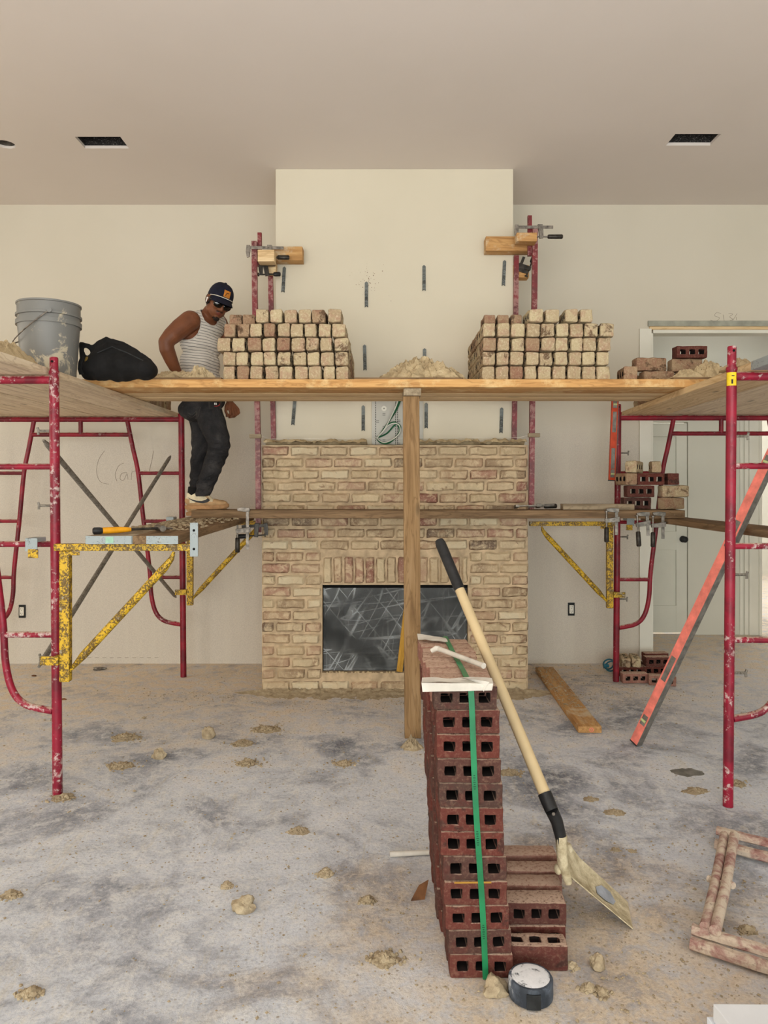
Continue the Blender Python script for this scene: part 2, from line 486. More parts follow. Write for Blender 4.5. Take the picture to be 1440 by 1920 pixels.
    ms = g.step(g.math('ADD', g.math('MULTIPLY', n, 1.0), g.math('MULTIPLY', z, -.35)), .49, .55)
    c = g.mix(g.math('MULTIPLY', ms, .75), (116, 116, 113), (200, 188, 162))
    g.col(c).bump(n, .15, .004); MT['bucket_plastic'] = g.m
    plain('bag_cloth', (20, 19, 19), .85, 0, .4, 14, .5)
    plain('bag_lining', (120, 96, 40), .85, 0, .2, 14)
    plain('black_rubber', (38, 40, 42), .6, 0, .3, 30, .2)
    plain('black_void', (10, 10, 10), .9, 0, .2, 10)
    g = G('duct_speckle', .9); v = g.vec(); f = g.noise(v, 130, 2, .7)
    g.col(g.ramp(f, [(.45, (34, 32, 31)), (.62, (60, 57, 55)), (.72, (150, 146, 140))])); MT['duct_speckle'] = g.m
    g = G('firebox_black', .7, 0, .3); v = g.vec(); n = g.noise(v, 3, 4)
    g.col(g.ramp(n, [(.3, (22, 22, 22)), (.7, (44, 43, 41))])); MT['firebox_black'] = g.m
    plain('white_paper', (206, 200, 190), .7, 0, .06, 20, .2)
    plain('gypsum_white', (222, 225, 230), .7, 0, .03, 8)
    plain('gypsum_edge', (226, 234, 244), .7, 0, .03, 8)
    plain('strap_green', (24, 118, 74), .35, 0, .15, 12, 0, .5)
    plain('strap_ink', (12, 60, 40), .5)
    plain('cable_green', (24, 92, 58), .4, 0, .15, 12)
    plain('cable_white', (206, 208, 198), .4, 0, .1, 12)
    plain('panel_metal', (176, 174, 166), .5, .1, .05, 5)
    plain('outlet_white', (228, 224, 212), .4, 0, .03, 5)
    plain('outlet_box', (30, 33, 32), .6, 0, .2, 20)
    plain('level_red', (238, 132, 118), .5, 0, .12, 20)
    plain('level_orange', (196, 70, 36), .5, 0, .12, 20)
    plain('level_grey', (124, 120, 114), .5, .3, .25, 25)
    plain('vial', (196, 210, 150), .2, 0, .05, 5, 0, .6)
    plain('hammer_yellow', (226, 158, 26), .45, 0, .1, 20)
    plain('tag_yellow', (226, 196, 40), .5, 0, .1, 30)
    plain('tag_ink', (40, 40, 36), .5)
    plain('tag_green', (150, 190, 168), .5, 0, .1, 30)
    plain('blue_plastic', (40, 104, 124), .5)
    plain('pencil', (150, 138, 122), .9)
    plain('string', (214, 208, 196), .9)
    plain('scrap_brown', (110, 74, 46), .9, 0, .3, 20)
    # tub top: plaster smear over black
    g = G('plaster_top', .85); v = g.vec(); n = g.noise(v, 18, 7, .7, .6)
    g.col(g.ramp(n, [(.38, (48, 54, 62)), (.46, (220, 222, 226)), (.8, (236, 237, 240))])).bump(n, .6, .006); MT['plaster_top'] = g.m
    g = G('tub_side', .6); v = g.vec((1, 1, .5)); n = g.noise(v, 14, 6, .7, .8)
    g.col(g.ramp(n, [(.42, (44, 50, 58)), (.6, (84, 92, 104)), (.7, (206, 208, 212))])).bump(n, .4, .006); MT['tub_side'] = g.m
    g = G('blade_mortar', .85, 0, .2); v = g.vec(); n = g.noise(v, 22, 6, .65); lg = g.noise(v, 5, 3)
    c = g.ramp(n, [(.35, (160, 146, 116)), (.6, (206, 194, 164)), (.75, (226, 216, 190))])
    g.col(c).bump(n, 1.0, .01); MT['blade_mortar'] = g.m
    plain('blade_steel', (164, 172, 184), .4, .3, .2, 20)
    # caked, rust red under dried mortar
    g = G('caked_red', .85, 0, .2); v = g.vec(); n = g.noise(v, 13, 6, .68, .4); f = g.noise(v, 60, 5, .7)
    c = g.ramp(n, [(.32, (132, 80, 78)), (.44, (168, 136, 126)), (.54, (198, 182, 164)), (.75, (212, 200, 182))])
    c = g.mix(g.math('MULTIPLY', g.step(f, .42, .32), .5), c, (96, 72, 64))
    g.col(c).bump(g.math('ADD', n, f), .6, .006); MT['caked_red'] = g.m
    # clear sheeting
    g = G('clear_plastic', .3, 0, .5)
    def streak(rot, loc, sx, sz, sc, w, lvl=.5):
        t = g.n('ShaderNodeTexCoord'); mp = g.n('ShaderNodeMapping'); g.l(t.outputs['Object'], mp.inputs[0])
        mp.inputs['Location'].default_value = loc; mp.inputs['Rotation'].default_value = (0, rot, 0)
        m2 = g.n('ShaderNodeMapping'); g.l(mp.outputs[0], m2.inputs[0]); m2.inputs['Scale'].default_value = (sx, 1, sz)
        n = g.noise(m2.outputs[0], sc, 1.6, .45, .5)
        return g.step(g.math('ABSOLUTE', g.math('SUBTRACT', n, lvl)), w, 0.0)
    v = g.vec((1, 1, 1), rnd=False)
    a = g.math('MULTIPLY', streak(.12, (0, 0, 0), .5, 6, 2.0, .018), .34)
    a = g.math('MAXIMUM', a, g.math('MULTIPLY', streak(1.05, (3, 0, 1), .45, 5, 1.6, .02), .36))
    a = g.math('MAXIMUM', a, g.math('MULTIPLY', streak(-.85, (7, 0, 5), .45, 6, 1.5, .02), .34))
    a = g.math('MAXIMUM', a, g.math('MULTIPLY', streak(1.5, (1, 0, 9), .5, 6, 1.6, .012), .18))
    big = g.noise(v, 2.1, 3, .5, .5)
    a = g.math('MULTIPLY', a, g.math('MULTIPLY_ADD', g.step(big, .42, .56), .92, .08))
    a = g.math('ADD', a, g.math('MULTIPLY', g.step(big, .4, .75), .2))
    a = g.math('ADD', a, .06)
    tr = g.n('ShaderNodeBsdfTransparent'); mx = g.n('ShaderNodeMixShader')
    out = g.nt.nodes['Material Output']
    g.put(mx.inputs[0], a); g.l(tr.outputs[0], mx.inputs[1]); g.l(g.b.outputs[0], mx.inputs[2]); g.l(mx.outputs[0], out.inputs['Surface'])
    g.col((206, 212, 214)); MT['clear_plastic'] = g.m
    # ---- the man
    g = G('skin', .5, 0, .35); v = g.vec(rnd=False); n = g.noise(v, 14, 4)
    g.col(g.ramp(n, [(.3, (104, 62, 40)), (.7, (126, 78, 52))])).bump(g.noise(v, 160, 3), .1, .002); MT['skin'] = g.m
    plain('lip', (104, 52, 42), .5, 0, .1, 30)
    plain('hair_black', (34, 25, 21), .8, 0, .4, 60, .5)
    g = G('denim_black', .9, 0, .15); v = g.vec(rnd=False); n = g.noise(v, 7, 5, .6, .6); f = g.noise(v, 260, 2)
    c = g.ramp(n, [(.35, (32, 32, 34)), (.58, (54, 53, 54)), (.75, (80, 77, 75))])
    g.col(c).bump(g.math('ADD', g.noise(g.vec((9, 9, 16), rnd=False), 1.4, 4, .6, 1.2), g.math('MULTIPLY', f, .1)), .8, .03); MT['denim_black'] = g.m
    plain('denim_seam', (84, 78, 72), .9)
    g = G('striped_knit', .9, 0, .15); v = g.vec(rnd=False); s = g.sep(v)
    n = g.noise(v, 5, 3, .5, .3)
    t = g.math('ADD', g.math('ADD', s[2], g.math('MULTIPLY', s[0], .12)), g.math('MULTIPLY', n, .035))
    w = g.math('FRACT', g.math('MULTIPLY', t, 50.0))
    k = g.step(g.math('ABSOLUTE', g.math('SUBTRACT', w, .5)), .15, .1)
    c = g.mix(k, (212, 207, 198), (140, 138, 134))
    g.col(c).bump(g.noise(g.vec((6, 6, 12), rnd=False), 1.6, 3, .6, .8), .6, .03); MT['striped_knit'] = g.m
    plain('knit_trim', (198, 194, 186), .9)
    plain('navy_cap', (18, 20, 40), .85, 0, .25, 30, .3)
    plain('cap_rope', (206, 200, 186), .8)
    plain('leather_patch', (186, 116, 40), .7, 0, .12, 40)
    plain('patch_ink', (104, 62, 26), .7)
    plain('dark_lens', (8, 8, 9), .08, 0, .1, 5, 0, .6)
    plain('earbud_white', (236, 234, 228), .3)
    plain('shoe_cream', (220, 208, 178), .7, 0, .08, 30)
    plain('shoe_tan', (186, 152, 112), .8, 0, .1, 30)
    plain('shoe_sole', (176, 136, 96), .8, 0, .12, 30)
    plain('swoosh_grey', (56, 56, 58), .6)
    plain('sock_black', (16, 16, 17), .9)
    plain('pouch_grey', (58, 56, 54), .85, 0, .2, 30)
    plain('pouch_red', (150, 40, 40), .8)
mk_materials()
# ================================================================== the room
ZC, YB = 3.73, 6.07                       # ceiling height, back wall
BX0, BX1, BY = -.780, .930, 5.38          # chimney breast
OX0, OX1, OZ0, OZ1 = -.435, .5925, .131, .750    # firebox opening
DX0, DX1, DZ = 2.165, 3.75, 2.685         # cased opening to the hall
def struct(name, mb, mat, **k):
    return obj(name, mb, mat, kind='structure', **k)

mb = MB(); mb.add([(-5.2, -5, 0), (6.5, -5, 0), (6.5, 12, 0), (-5.2, 12, 0)], [(0, 1, 2, 3)])
struct('floor', mb, MT['concrete_floor'])

# ceiling with its cut-outs
mb = MB()
VENTS = [(XP(140, 4.88), XP(140, 4.88) + .298, 4.88, 5.05), (XP(1350, 4.86) - .298, XP(1350, 4.86), 4.84, 5.005)]
CANX, CANY, CANR = -2.53, 4.99, .062
holes = [(a, b, c, d) for a, b, c, d in VENTS] + [(CANX - .1, CANX + .1, CANY - .1, CANY + .1)]
xs = sorted({-5.2, 6.5} | {h[0] for h in holes} | {h[1] for h in holes})
ys = sorted({-5.0, 12.0} | {h[2] for h in holes} | {h[3] for h in holes})
for x0, x1 in zip(xs, xs[1:]):
    for y0, y1 in zip(ys, ys[1:]):
        if any(h[0] <= x0 and x1 <= h[1] and h[2] <= y0 and y1 <= h[3] for h in holes): continue
        mb.add([(x0, y0, ZC), (x0, y1, ZC), (x1, y1, ZC), (x1, y0, ZC)], [(0, 1, 2, 3)])
n = 32; sq, ci, cu = [], [], []
for k in range(n):
    a = 2 * PI * k / n; c, s = math.cos(a), math.sin(a); m = max(abs(c), abs(s))
    sq.append((CANX + .1 * c / m, CANY + .1 * s / m, ZC)); ci.append((CANX + CANR * c, CANY + CANR * s, ZC)); cu.append((CANX + CANR * c, CANY + CANR * s, ZC + .016))
mb.add(sq + ci + cu, [(k, (k + 1) % n, n + (k + 1) % n, n + k) for k in range(n)] + [(n + k, n + (k + 1) % n, 2 * n + (k + 1) % n, 2 * n + k) for k in range(n)])
for (a, b, c, d) in VENTS:            # cut edge of the drywall
    t = .02
    mb.add([(a, c, ZC), (b, c, ZC), (b, d, ZC), (a, d, ZC), (a, c, ZC + t), (b, c, ZC + t), (b, d, ZC + t), (a, d, ZC + t)],
           [(0, 1, 5, 4), (1, 2, 6, 5), (2, 3, 7, 6), (3, 0, 4, 7)])
struct('ceiling', mb, MT['ceiling_paint'])
for i, (a, b, c, d) in enumerate(VENTS):
    t = Thing('ceiling_vent', ['rectangular vent cut-out in the ceiling above the grey bucket', 'rectangular vent cut-out in the ceiling above the doorway header'][i], 'vent', ((a + b) / 2, (c + d) / 2, ZC + .021), 'open vent cut-outs in the ceiling')
    e = .004; m = MB(); z0, z1 = ZC + .021, ZC + .2
    m.add([(a - e, c - e, z0), (b + e, c - e, z0), (b + e, d + e, z0), (a - e, d + e, z0), (a - e, c - e, z1), (b + e, c - e, z1), (b + e, d + e, z1), (a - e, d + e, z1)],
          [(0, 1, 5, 4), (1, 2, 6, 5), (2, 3, 7, 6), (3, 0, 4, 7), (4, 5, 6, 7)])
    t.part('duct_lining', m, MT['duct_speckle'])
t = Thing('recessed_can', 'round recessed light can cut into the ceiling near the left edge', 'light can', (CANX, CANY, ZC + .017))
m = MB(); m.lathe([(CANR, .017), (CANR, .12), (.02, .13)], 24, Matrix.Translation((CANX, CANY, ZC)), False, True); t.part('can_housing', m, MT['grey_steel'], smooth=True)
m = MB(); m.lathe([(.02, .10), (.034, .085), (.034, .06), (.012, .055)], 18, Matrix.Translation((CANX + .005, CANY + .01, ZC)), True, True); t.part('socket', m, MT['outlet_white'], smooth=True)

# walls
mb = MB()
mb.bb(-5.2, DX0, YB, YB + .115, 0, ZC); mb.bb(DX0, DX1, YB, YB + .115, DZ + .07, ZC); mb.bb(DX1, 6.5, YB, YB + .115, 0, ZC)
wb = struct('wall_back', mb, MT['wall_paint'])
mb = MB()
mb.bb(BX0, OX0 - .01, BY, YB - .002, 0, ZC - .001); mb.bb(OX1 + .01, BX1, BY, YB - .002, 0, ZC - .001)
mb.bb(OX0 - .01, OX1 + .01, BY, YB - .002, OZ1 + .01, ZC - .001); mb.bb(OX0 - .01, OX1 + .01, BY, YB - .002, 0, OZ0 - .01)
struct('wall_chimney', mb, MT['breast_paint'])
mb = MB(); mb.bb(-5.3, -5.2, -5, 12, 0, ZC); struct('wall_left', mb, MT['wall_paint'])
mb = MB(); mb.bb(6.5, 6.6, -5, 12, 0, ZC); struct('wall_right', mb, MT['wall_paint'])
mb = MB()                                  # behind the viewer: three tall window openings
wx = [(-4.4, -1.7), (-1.1, 1.6), (2.2, 5.6)]
e = -5.2
for a, b in wx:
    mb.bb(e, a, -5.1, -5, 0, ZC); e = b
    mb.bb(a, b, -5.1, -5, 3.2, ZC)
mb.bb(e, 6.5, -5.1, -5, 0, ZC); struct('wall_rear', mb, MT['wall_paint'])
# hall beyond the opening
HYB = 7.235
mb = MB(); mb.bb(1.75, XP(1218, HYB), HYB, HYB + .1, 0, ZC); mb.bb(XP(1218, HYB), XP(1290, HYB), HYB, HYB + .1, 2.06, ZC)
mb.bb(XP(1290, HYB), 3.62, HYB, HYB + .1, 0, ZC); mb.bb(3.62, 5.2, HYB, HYB + .1, 2.45, ZC); mb.bb(5.2, 6.5, HYB, HYB + .1, 0, ZC)
struct('wall_hall', mb, MT['hall_paint'])
mb = MB(); mb.bb(1.65, 1.75, YB + .116, HYB + .1, 0, ZC); struct('wall_hall_end', mb, MT['hall_paint'])
mb = MB(); mb.bb(-5.2, 6.5, 12, 12.1, 0, ZC); struct('wall_beyond', mb, MT['trim_white'])
# hall door: flat shaker panels
x0, x1 = XP(1218, HYB) + .012, XP(1290, HYB) - .004
d = MB(); y0 = HYB + .012
st = .105; zs = [(.02, .28), (.82, 1.0), (1.92, 2.05)]
d.bb(x0 - .3, x0 + .0, y0, y0 + .035, .02, 2.05); d.bb(x1 - st, x1, y0, y0 + .035, .02, 2.05)
for a, b in zs: d.bb(x0, x1 - st, y0, y0 + .035, a, b)
d.bb(x0, x1 - st, y0 + .012, y0 + .03, .28, .82); d.bb(x0, x1 - st, y0 + .012, y0 + .03, 1.0, 1.92)
do = struct('door_1', d, MT['door_paint'], bevel=.002)
k = MB(); kp = P(1281, 1011, HYB); kp.y = y0
Mk = Matrix.Translation(kp) @ Matrix.Rotation(PI / 2, 4, 'X')
k.lathe([(.032, 0), (.032, .008), (.012, .012), (.012, .035), (.028, .045), (.03, .06), (.02, .07), (.0, .072)], 24, Mk); 
kob = link('door_knob', k.mesh('door_knob', None, True), MT['black_grip'], do); kob['label'] = 'round black door knob'
# casings
cw = .092
def trim(i, boxes, mat='trim_white', bev=.003):
    m = MB()
    for b in boxes: m.bb(*b)
    return struct('trim_%d' % i, m, MT[mat], bevel=bev)
trim(1, [(DX0 - cw, DX0 + .004, YB - .02, YB - .001, 0, DZ + .035), (DX1 - .004, DX1 + cw, YB - .02, YB - .001, 0, DZ + .035)])
trim(2, [(DX0 + .001, DX0 + .02, YB - .01, YB + .125, 0, DZ), (DX1 - .02, DX1 - .001, YB - .01, YB + .125, 0, DZ), (DX0 + .02, DX1 - .02, YB - .01, YB + .125, DZ, DZ + .028)])
trim(3, [(DX0 - .01, DX1 + .02, YB - .012, YB + .1, DZ + .029, DZ + .055)], 'pine_fresh')
trim(4, [(DX0 - .022, DX1 + .03, YB - .018, YB - .001, DZ + .056, DZ + .10)], 'raw_gypsum')
trim(5, [(3.53, 3.625, HYB - .02, HYB - .001, 0, 2.5), (3.621, 3.65, HYB - .03, HYB + .11, 0, 2.45), (3.49, 3.528, HYB - .012, HYB - .001, 0, 2.5), (3.445, 3.475, HYB - .01, HYB - .001, 0, 2.5)])
trim(6, [(3.65, 5.2, HYB - .02, HYB - .001, 2.451, 2.55)])
# pencil handwriting left on the bare wall
def scribble(strokes, D, r=.0016, nm='pencil_writing'):
    m = MB()
    for s in strokes:
        pts = [P(x, y, D) for x, y in s]
        if len(pts) > 2:
            q = []
            for i in range(len(pts) - 1):
                p0, p1, p2, p3 = pts[max(i - 1, 0)], pts[i], pts[i + 1], pts[min(i + 2, len(pts) - 1)]
                for k in range(5):
                    t = k / 5
                    q.append(.5 * ((2 * p1) + (p2 - p0) * t + (2 * p0 - 5 * p1 + 4 * p2 - p3) * t * t + (3 * p1 - p0 - 3 * p2 + p3) * t ** 3))
            q.append(pts[-1]); pts = q
        m.tube(pts, r, 5)
    o = link(nm, m.mesh(nm), MT['pencil'], wb)
    return o
scribble([[(196, 845), (185, 862), (181, 885), (188, 903), (204, 908)], [(232, 868), (222, 874), (216, 890), (219, 902)],
          [(238, 886), (228, 888), (225, 898), (232, 900), (238, 888), (240, 899)], [(246, 900), (247, 886), (255, 884), (257, 898)],
          [(262, 880), (264, 896), (272, 882)], [(288, 845), (284, 866), (278, 890)]], YB - .001)
scribble([[(1352, 588), (1344, 586), (1340, 592), (1349, 596), (1342, 602), (1332, 600)], [(1356, 590), (1358, 602)], [(1366, 588), (1374, 589), (1368, 594), (1374, 599), (1365, 602)], [(1382, 588), (1372, 604)], [(1380, 594), (1381, 600)]], YB - .001, .0013)
# drywall printing along the wall foot: a faint dashed line
scribble([[(150 + 14 * i, 1233), (157 + 14 * i, 1233)] for i in range(11)], YB - .001, .0016, 'board_print')
# outlets
for (px, py, lab) in ((42, 1146, 'white double outlet in a black box on the wall behind the left scaffold'), (1071, 1142, 'white double outlet in a black box on the wall between fireplace and doorway')):
    c = P(px, py, YB - .001); t = Thing('wall_outlet', lab, 'outlet', c, 'electrical outlets without cover plates')
    m = MB(); m.box(c + V((0, -.003, 0)), (.055, .008, .106)); bx = t.part('outlet_box', m, MT['outlet_box'], bevel=.003)
    m = MB(); m.box(c + V((0, -.010, 0)), (.034, .012, .068)); rc = t.part('receptacle', m, MT['outlet_white'], bevel=.003)
    m = MB()
    for dz in (.018, -.018):
        for dx in (-.006, .006): m.box(c + V((dx, -.0165, dz + .004)), (.0025, .001, .009))
        m.box(c + V((0, -.0165, dz - .008)), (.005, .001, .005))
    t.part('slot', m, MT['outlet_box'], parent=rc)
# ================================================================== brick fireplace
FX0, FX1, FY, FZ = -.859, 1.0125, 5.25, 1.735
fp = Thing('fireplace', 'half-built fireplace of smeared cream and pink bricks with a soldier course over the firebox', 'fireplace', (.08, 5.3, 0))
PIT = FZ / 21
m = MB(); y0, y1 = FY + .008, BY - .002
m.bb(FX0, OX0, y0, y1, .003, FZ); m.bb(OX1, FX1, y0, y1, .003, FZ); m.bb(OX0, OX1, y0, y1, OZ1, FZ) if False else None
m.bb(OX0, OX1, y0, y1, OZ0 + .0, FZ) if False else None
m.bb(OX0, OX1, y0, y1, .003, OZ0); m.bb(OX0, OX1, y0, y1, OZ1, FZ)
m.bb(FX0, BX0 - .002, BY - .002, YB - .003, .003, FZ); m.bb(BX1 + .002, FX1, BY - .002, YB - .003, .003, FZ)
fp.part('mortar_bed', m, MT['joint_mortar'])
TONES = [(198, 180, 148), (186, 166, 134), (180, 152, 124), (172, 134, 114), (150, 108, 94), (212, 198, 168), (158, 136, 110), (116, 98, 84), (178, 146, 124), (192, 172, 142)]
AR = {}
def face_brick(m, cols, x0, x1, z0, z1, tone, sd, dep=.020):
    ar = AR.setdefault(id(m), [])
    nx = max(3, int((x1 - x0) / .013)); nz = max(3, int((z1 - z0) / .0125))
    vs, fs = [], []
    for j in range(nz + 1):
        for i in range(nx + 1):
            u, w = i / nx, j / nz
            x, z = x0 + (x1 - x0) * u, z0 + (z1 - z0) * w
            e = min(min(u, 1 - u) * (x1 - x0), min(w, 1 - w) * (z1 - z0))
            k = min(1, e / .013)
            d = dep * math.sin(k * PI / 2) + .004 * noise.noise(V((x * 22, sd, z * 22))) * k
            jx = .006 * noise.noise(V((x * 16, z * 16, sd + 5))); jz = .007 * noise.noise(V((x * 13, z * 13, sd + 9)))
            vs.append((x + jx, FY + .0105 - d, z + jz)); ar.append(1 - k)
    for j in range(nz):
        for i in range(nx):
            a = j * (nx + 1) + i
            fs.append((a, a + 1, a + nx + 2, a + nx + 1))
    m.add(vs, fs); cols.extend([tone] * len(fs))
m, cols = MB(), []
so, sc_ = MB(), []
for r in range(21):
    z0, z1 = r * PIT + .006, (r + 1) * PIT - .009
    if r == 0: z0 = .004
    x = FX0 + (0 if r % 2 == 0 else -.105) + R.uniform(-.006, .006)
    while x < FX1:
        a, b = x, x + .197 + R.uniform(-.006, .006); x = b + .012
        segs = [(max(a, FX0), min(b, FX1))]
        zc = (z0 + z1) / 2
        if OZ0 - .03 < zc < OZ1 + .20:
            s2 = []
            lo, hi = (OX0 - .006, OX1 + .006)
            for (p, q) in segs:
                if p < lo: s2.append((p, min(q, lo)))
                if q > hi: s2.append((max(p, hi), q))
            segs = s2
        for p, q in segs:
            if q - p < .03: continue
            w = [3, 3, 2, 1.6, 1.0, 2.5, 2, .6, 1.5, 2]
            t = R.choices(TONES, w)[0] if r > 10 or p > -.2 else R.choices(TONES, [2, 2, 3, 3, 2, 2, 2, 1, 3, 2])[0]
            face_brick(m, cols, p, q, z0, z1, t, R.random() * 90)
x = OX0 + .004
while x < OX1 - .04:
    b = min(x + .066, OX1 - .004); face_brick(so, sc_, x, b, OZ1 + .012, OZ1 + .198, R.choice(TONES[:5] + TONES[8:]), R.random() * 90); x = b + .009
def tone_attr(o, cols, ar):
    o.data.attributes.new('arris', 'FLOAT', 'POINT').data.foreach_set('value', ar)
    at = o.data.color_attributes.new('tone', 'FLOAT_COLOR', 'CORNER')
    k = 0
    for p in o.data.polygons:
        c = lin(cols[p.index])
        for li in p.loop_indices: at.data[li].color = c
o = fp.part('brick_facing', m, MT['wall_brick'], smooth=True); tone_attr(o, cols, AR[id(m)])
o = fp.part('soldier_course', so, MT['wall_brick'], smooth=True, label='row of upright bricks over the firebox opening'); tone_attr(o, sc_, AR[id(so)])
# wet mortar squeezed along the top course
m = MB(); vs, fs = [], []; nx, ny = 190, 9
for i in range(nx + 1):
    x = FX0 + .012 + (FX1 - FX0 - .02) * i / nx
    gap = 1.0 if not (-.12 < x < .20) else .1
    for j in range(ny + 1):
        v = j / ny; y = FY + .004 + (BY - FY - .01) * v
        h = (.034 + .026 * fbm((x * 9, v * 2, 3), 1) + .014 * fbm((x * 30, v * 4, 7), 1)) * (math.sin(PI * min(1, .12 + v * 1.1)) ** .5) * gap
        vs.append((x, y - .012 * (1 - v) * (1 + fbm((x * 20, 0, v * 3))), FZ + max(.001, h)))
for i in range(nx):
    for j in range(ny):
        a = i * (ny + 1) + j; fs.append((a, a + ny + 1, a + ny + 2, a + 1))
m.add(vs, fs); fp.part('mortar_joint', m, MT['mortar'], smooth=True, label='wet mortar spread along the top course')
# firebox
m = MB(); a, b, c, d, e = OX0, OX1, OZ0, OZ1, BY + .45
m.add([(a, BY, c), (b, BY, c), (b, BY, d), (a, BY, d), (a + .12, e, c), (b - .12, e, c), (b - .12, e, d), (a + .12, e, d)], [(0, 1, 5, 4), (1, 2, 6, 5), (2, 3, 7, 6), (3, 0, 4, 7), (4, 5, 6, 7)])
fb = fp.part('firebox', m, MT['firebox_black'])
m = MB(); t = .028; yy = FY + .068
m.bb(a, b, yy, yy + .03, d - t, d); m.bb(a, a + t * .7, yy, yy + .03, c, d - t); m.bb(b - t * .7, b, yy, yy + .03, c, d - t); m.bb(a + t, b - t, yy, yy + .03, c, c + .02); m.bb(a + t, b - t, yy + .01, yy + .03, c + .10, c + .115)
fp.part('firebox_frame', m, MT['black_void'], parent=fb)
# crumbs of mortar on the firebox sill
m = MB()
for i in range(90):
    x = R.uniform(OX0 + .01, OX1 - .01); r = R.uniform(.004, .012)
    if .07 < x < .19: continue
    rk = rock((x, R.uniform(FY + .004, FY + .018), OZ0), (r, r, r * .8), i, .4, 1); m.add(rk.v, rk.f)
fp.part('mortar_crumb', m, MT['mortar'], smooth=True)['kind'] = 'stuff'
# plastic over the firebox
m = MB(); vs, fs = [], []; nx, nz = 90, 56
for j in range(nz + 1):
    for i in range(nx + 1):
        u, w = i / nx, j / nz
        x, z = OX0 + .006 + (OX1 - OX0 - .012) * u, OZ0 + .008 + (OZ1 - OZ0 - .034) * w
        e = min(u, 1 - u, w, 1 - w) * 6
        k = min(1, e)
        y = FY + .046 + .010 * fbm((x * 5, z * 9, 2)) * k + .006 * abs(fbm((x * 16 + z * 12, z * 4, 8))) * k
        vs.append((x, y, z))
for j in range(nz):
    for i in range(nx):
        q = j * (nx + 1) + i; fs.append((q, q + 1, q + nx + 2, q + nx + 1))
m.add(vs, fs)
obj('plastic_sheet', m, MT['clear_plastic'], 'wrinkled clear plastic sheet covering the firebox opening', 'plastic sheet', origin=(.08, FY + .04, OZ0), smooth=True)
# strip of timber leaning in the opening
board('timber_strip', 'narrow yellow timber strip leaning against the plastic-covered firebox', 'timber strip', P(749, 1259.5, FY + .016), P(764, 1128, FY + .016), .042, .012, MT['pine_yellow'], up=(0, 1, 0))
# corrugated wall ties
def tie_mesh():
    m = MB(); L, W = .178, .024; n = 36; vs, fs = [], []
    for i in range(n + 1):
        z = -L / 2 + L * i / n
        for k in (-1, 0, 1):
            zz = z - abs(k) * .010
            wv = .0022 * math.sin((zz + abs(k) * .01) * 2 * PI / .016) if i < n * .62 else .0006
            vs.append((k * W / 2, -.003 - wv, zz))
    for i in range(n):
        for k in range(2):
            a = i * 3 + k; fs.append((a, a + 1, a + 4, a + 3))
    b = len(vs); vs += [(x, y + .0016, z) for x, y, z in vs]; fs += [tuple(b + q for q in reversed(f)) for f in fs]
    m.add(vs, fs); m.tube([(0, -.002, .03), (0, -.0065, .03)], .005, 10)
    me = m.mesh('wall_tie', None, True); me.materials.append(MT['tie_metal']); return me
TM = tie_mesh()
TIES = [(532, 523, .06, 'corrugated metal wall tie on the chimney just under the clamped blocks beside the worker'), (687, 551, 0, 'corrugated metal wall tie ringed by nail specks, above the plank'), (795, 520, 0, 'corrugated metal wall tie high on the chimney above the central mortar heap'),
        (945, 511, .05, 'corrugated metal wall tie near the chimney edge under the clamped doorway-side blocks'), (684, 669, -.02, 'corrugated metal wall tie low beside the end of the worker-side brick pile'), (796, 676, 0, 'corrugated metal wall tie half hidden behind the mortar heap'),
        (551, 772, .08, 'slanted wall tie below the plank, nearest to the worker'), (681, 783, 0, 'wall tie below the plank just beside the perforated metal panel'), (799, 778, 0, 'wall tie below the plank just behind the timber post'), (940, 787, .03, 'wall tie below the plank nearest to the doorway')]
for i, (px, py, rz, lab) in enumerate(TIES):
    o = bpy.data.objects.new('wall_tie', TM); C.objects.link(o); o.location = P(px, py, BY - .0035); o.rotation_euler = (0, rz, 0)
    tag(o, lab, 'wall tie', 'corrugated wall ties on the chimney')
# specks of old nail pops round one tie
m = MB()
for i in range(46):
    a = R.uniform(0, 2 * PI); r = abs(R.gauss(0, 20)) + 4
    p = P(688 + math.cos(a) * r * .9, 524 + math.sin(a) * r * 1.1, BY - .001); s = R.uniform(.0015, .005)
    m.box(p, (s, .001, s * R.uniform(.6, 1.6)))
o = link('mortar_speck', m.mesh('mortar_speck'), MT['scrap_brown'], bpy.data.objects['wall_chimney']); o['kind'] = 'stuff'
# perforated panel with cable
c0, c1 = P(697, 838, BY - .001), P(762, 752, BY - .001)
pn = Thing('media_panel', 'perforated grey metal wiring panel set in the chimney above the bricks', 'wiring panel', (c0.x, BY, c0.z))
m = MB(); x0, x1, z0, z1 = c0.x, c1.x + .12, FZ + .002, c1.z + .12
m.bb(x0, x1, BY - .012, BY - .001, z0, z1); pl = pn.part('panel_plate', m, MT['panel_metal'], bevel=.002)
m = MB()
for xx in (x0 + .028, x0 + .172, x0 + .186, x0 + .31):
    z = z0 + .012
    while z < z1 - .01:
        m.box((xx, BY - .0125, z), (.0062, .001, .0066)); z += .0125
for (px, py) in ((708, 790), (748, 789), (720, 777), (720, 826), (748, 832), (720, 801)):
    p = P(px, py, BY - .0125)
    for k in range(3):
        m.box(p + V((k * .007 - .007, 0, .005)), (.004, .001, .005)); m.box(p + V((k * .007 - .007, 0, -.006)), (.004, .001, .005))
pn.part('punched_hole', m, MT['outlet_box'], parent=pl)
m = MB(); p = P(720, 766, BY - .0122); m.tube([p + V((0, .0, 0)), p + V((0, -.003, 0))], .019, 24); m.cur = 1
m.tube([p + V((0, -.003, 0)), p + V((0, -.0045, 0))], .004, 10); pn.part('knockout', m, [MT['trim_white'], MT['outlet_box']], parent=pl)
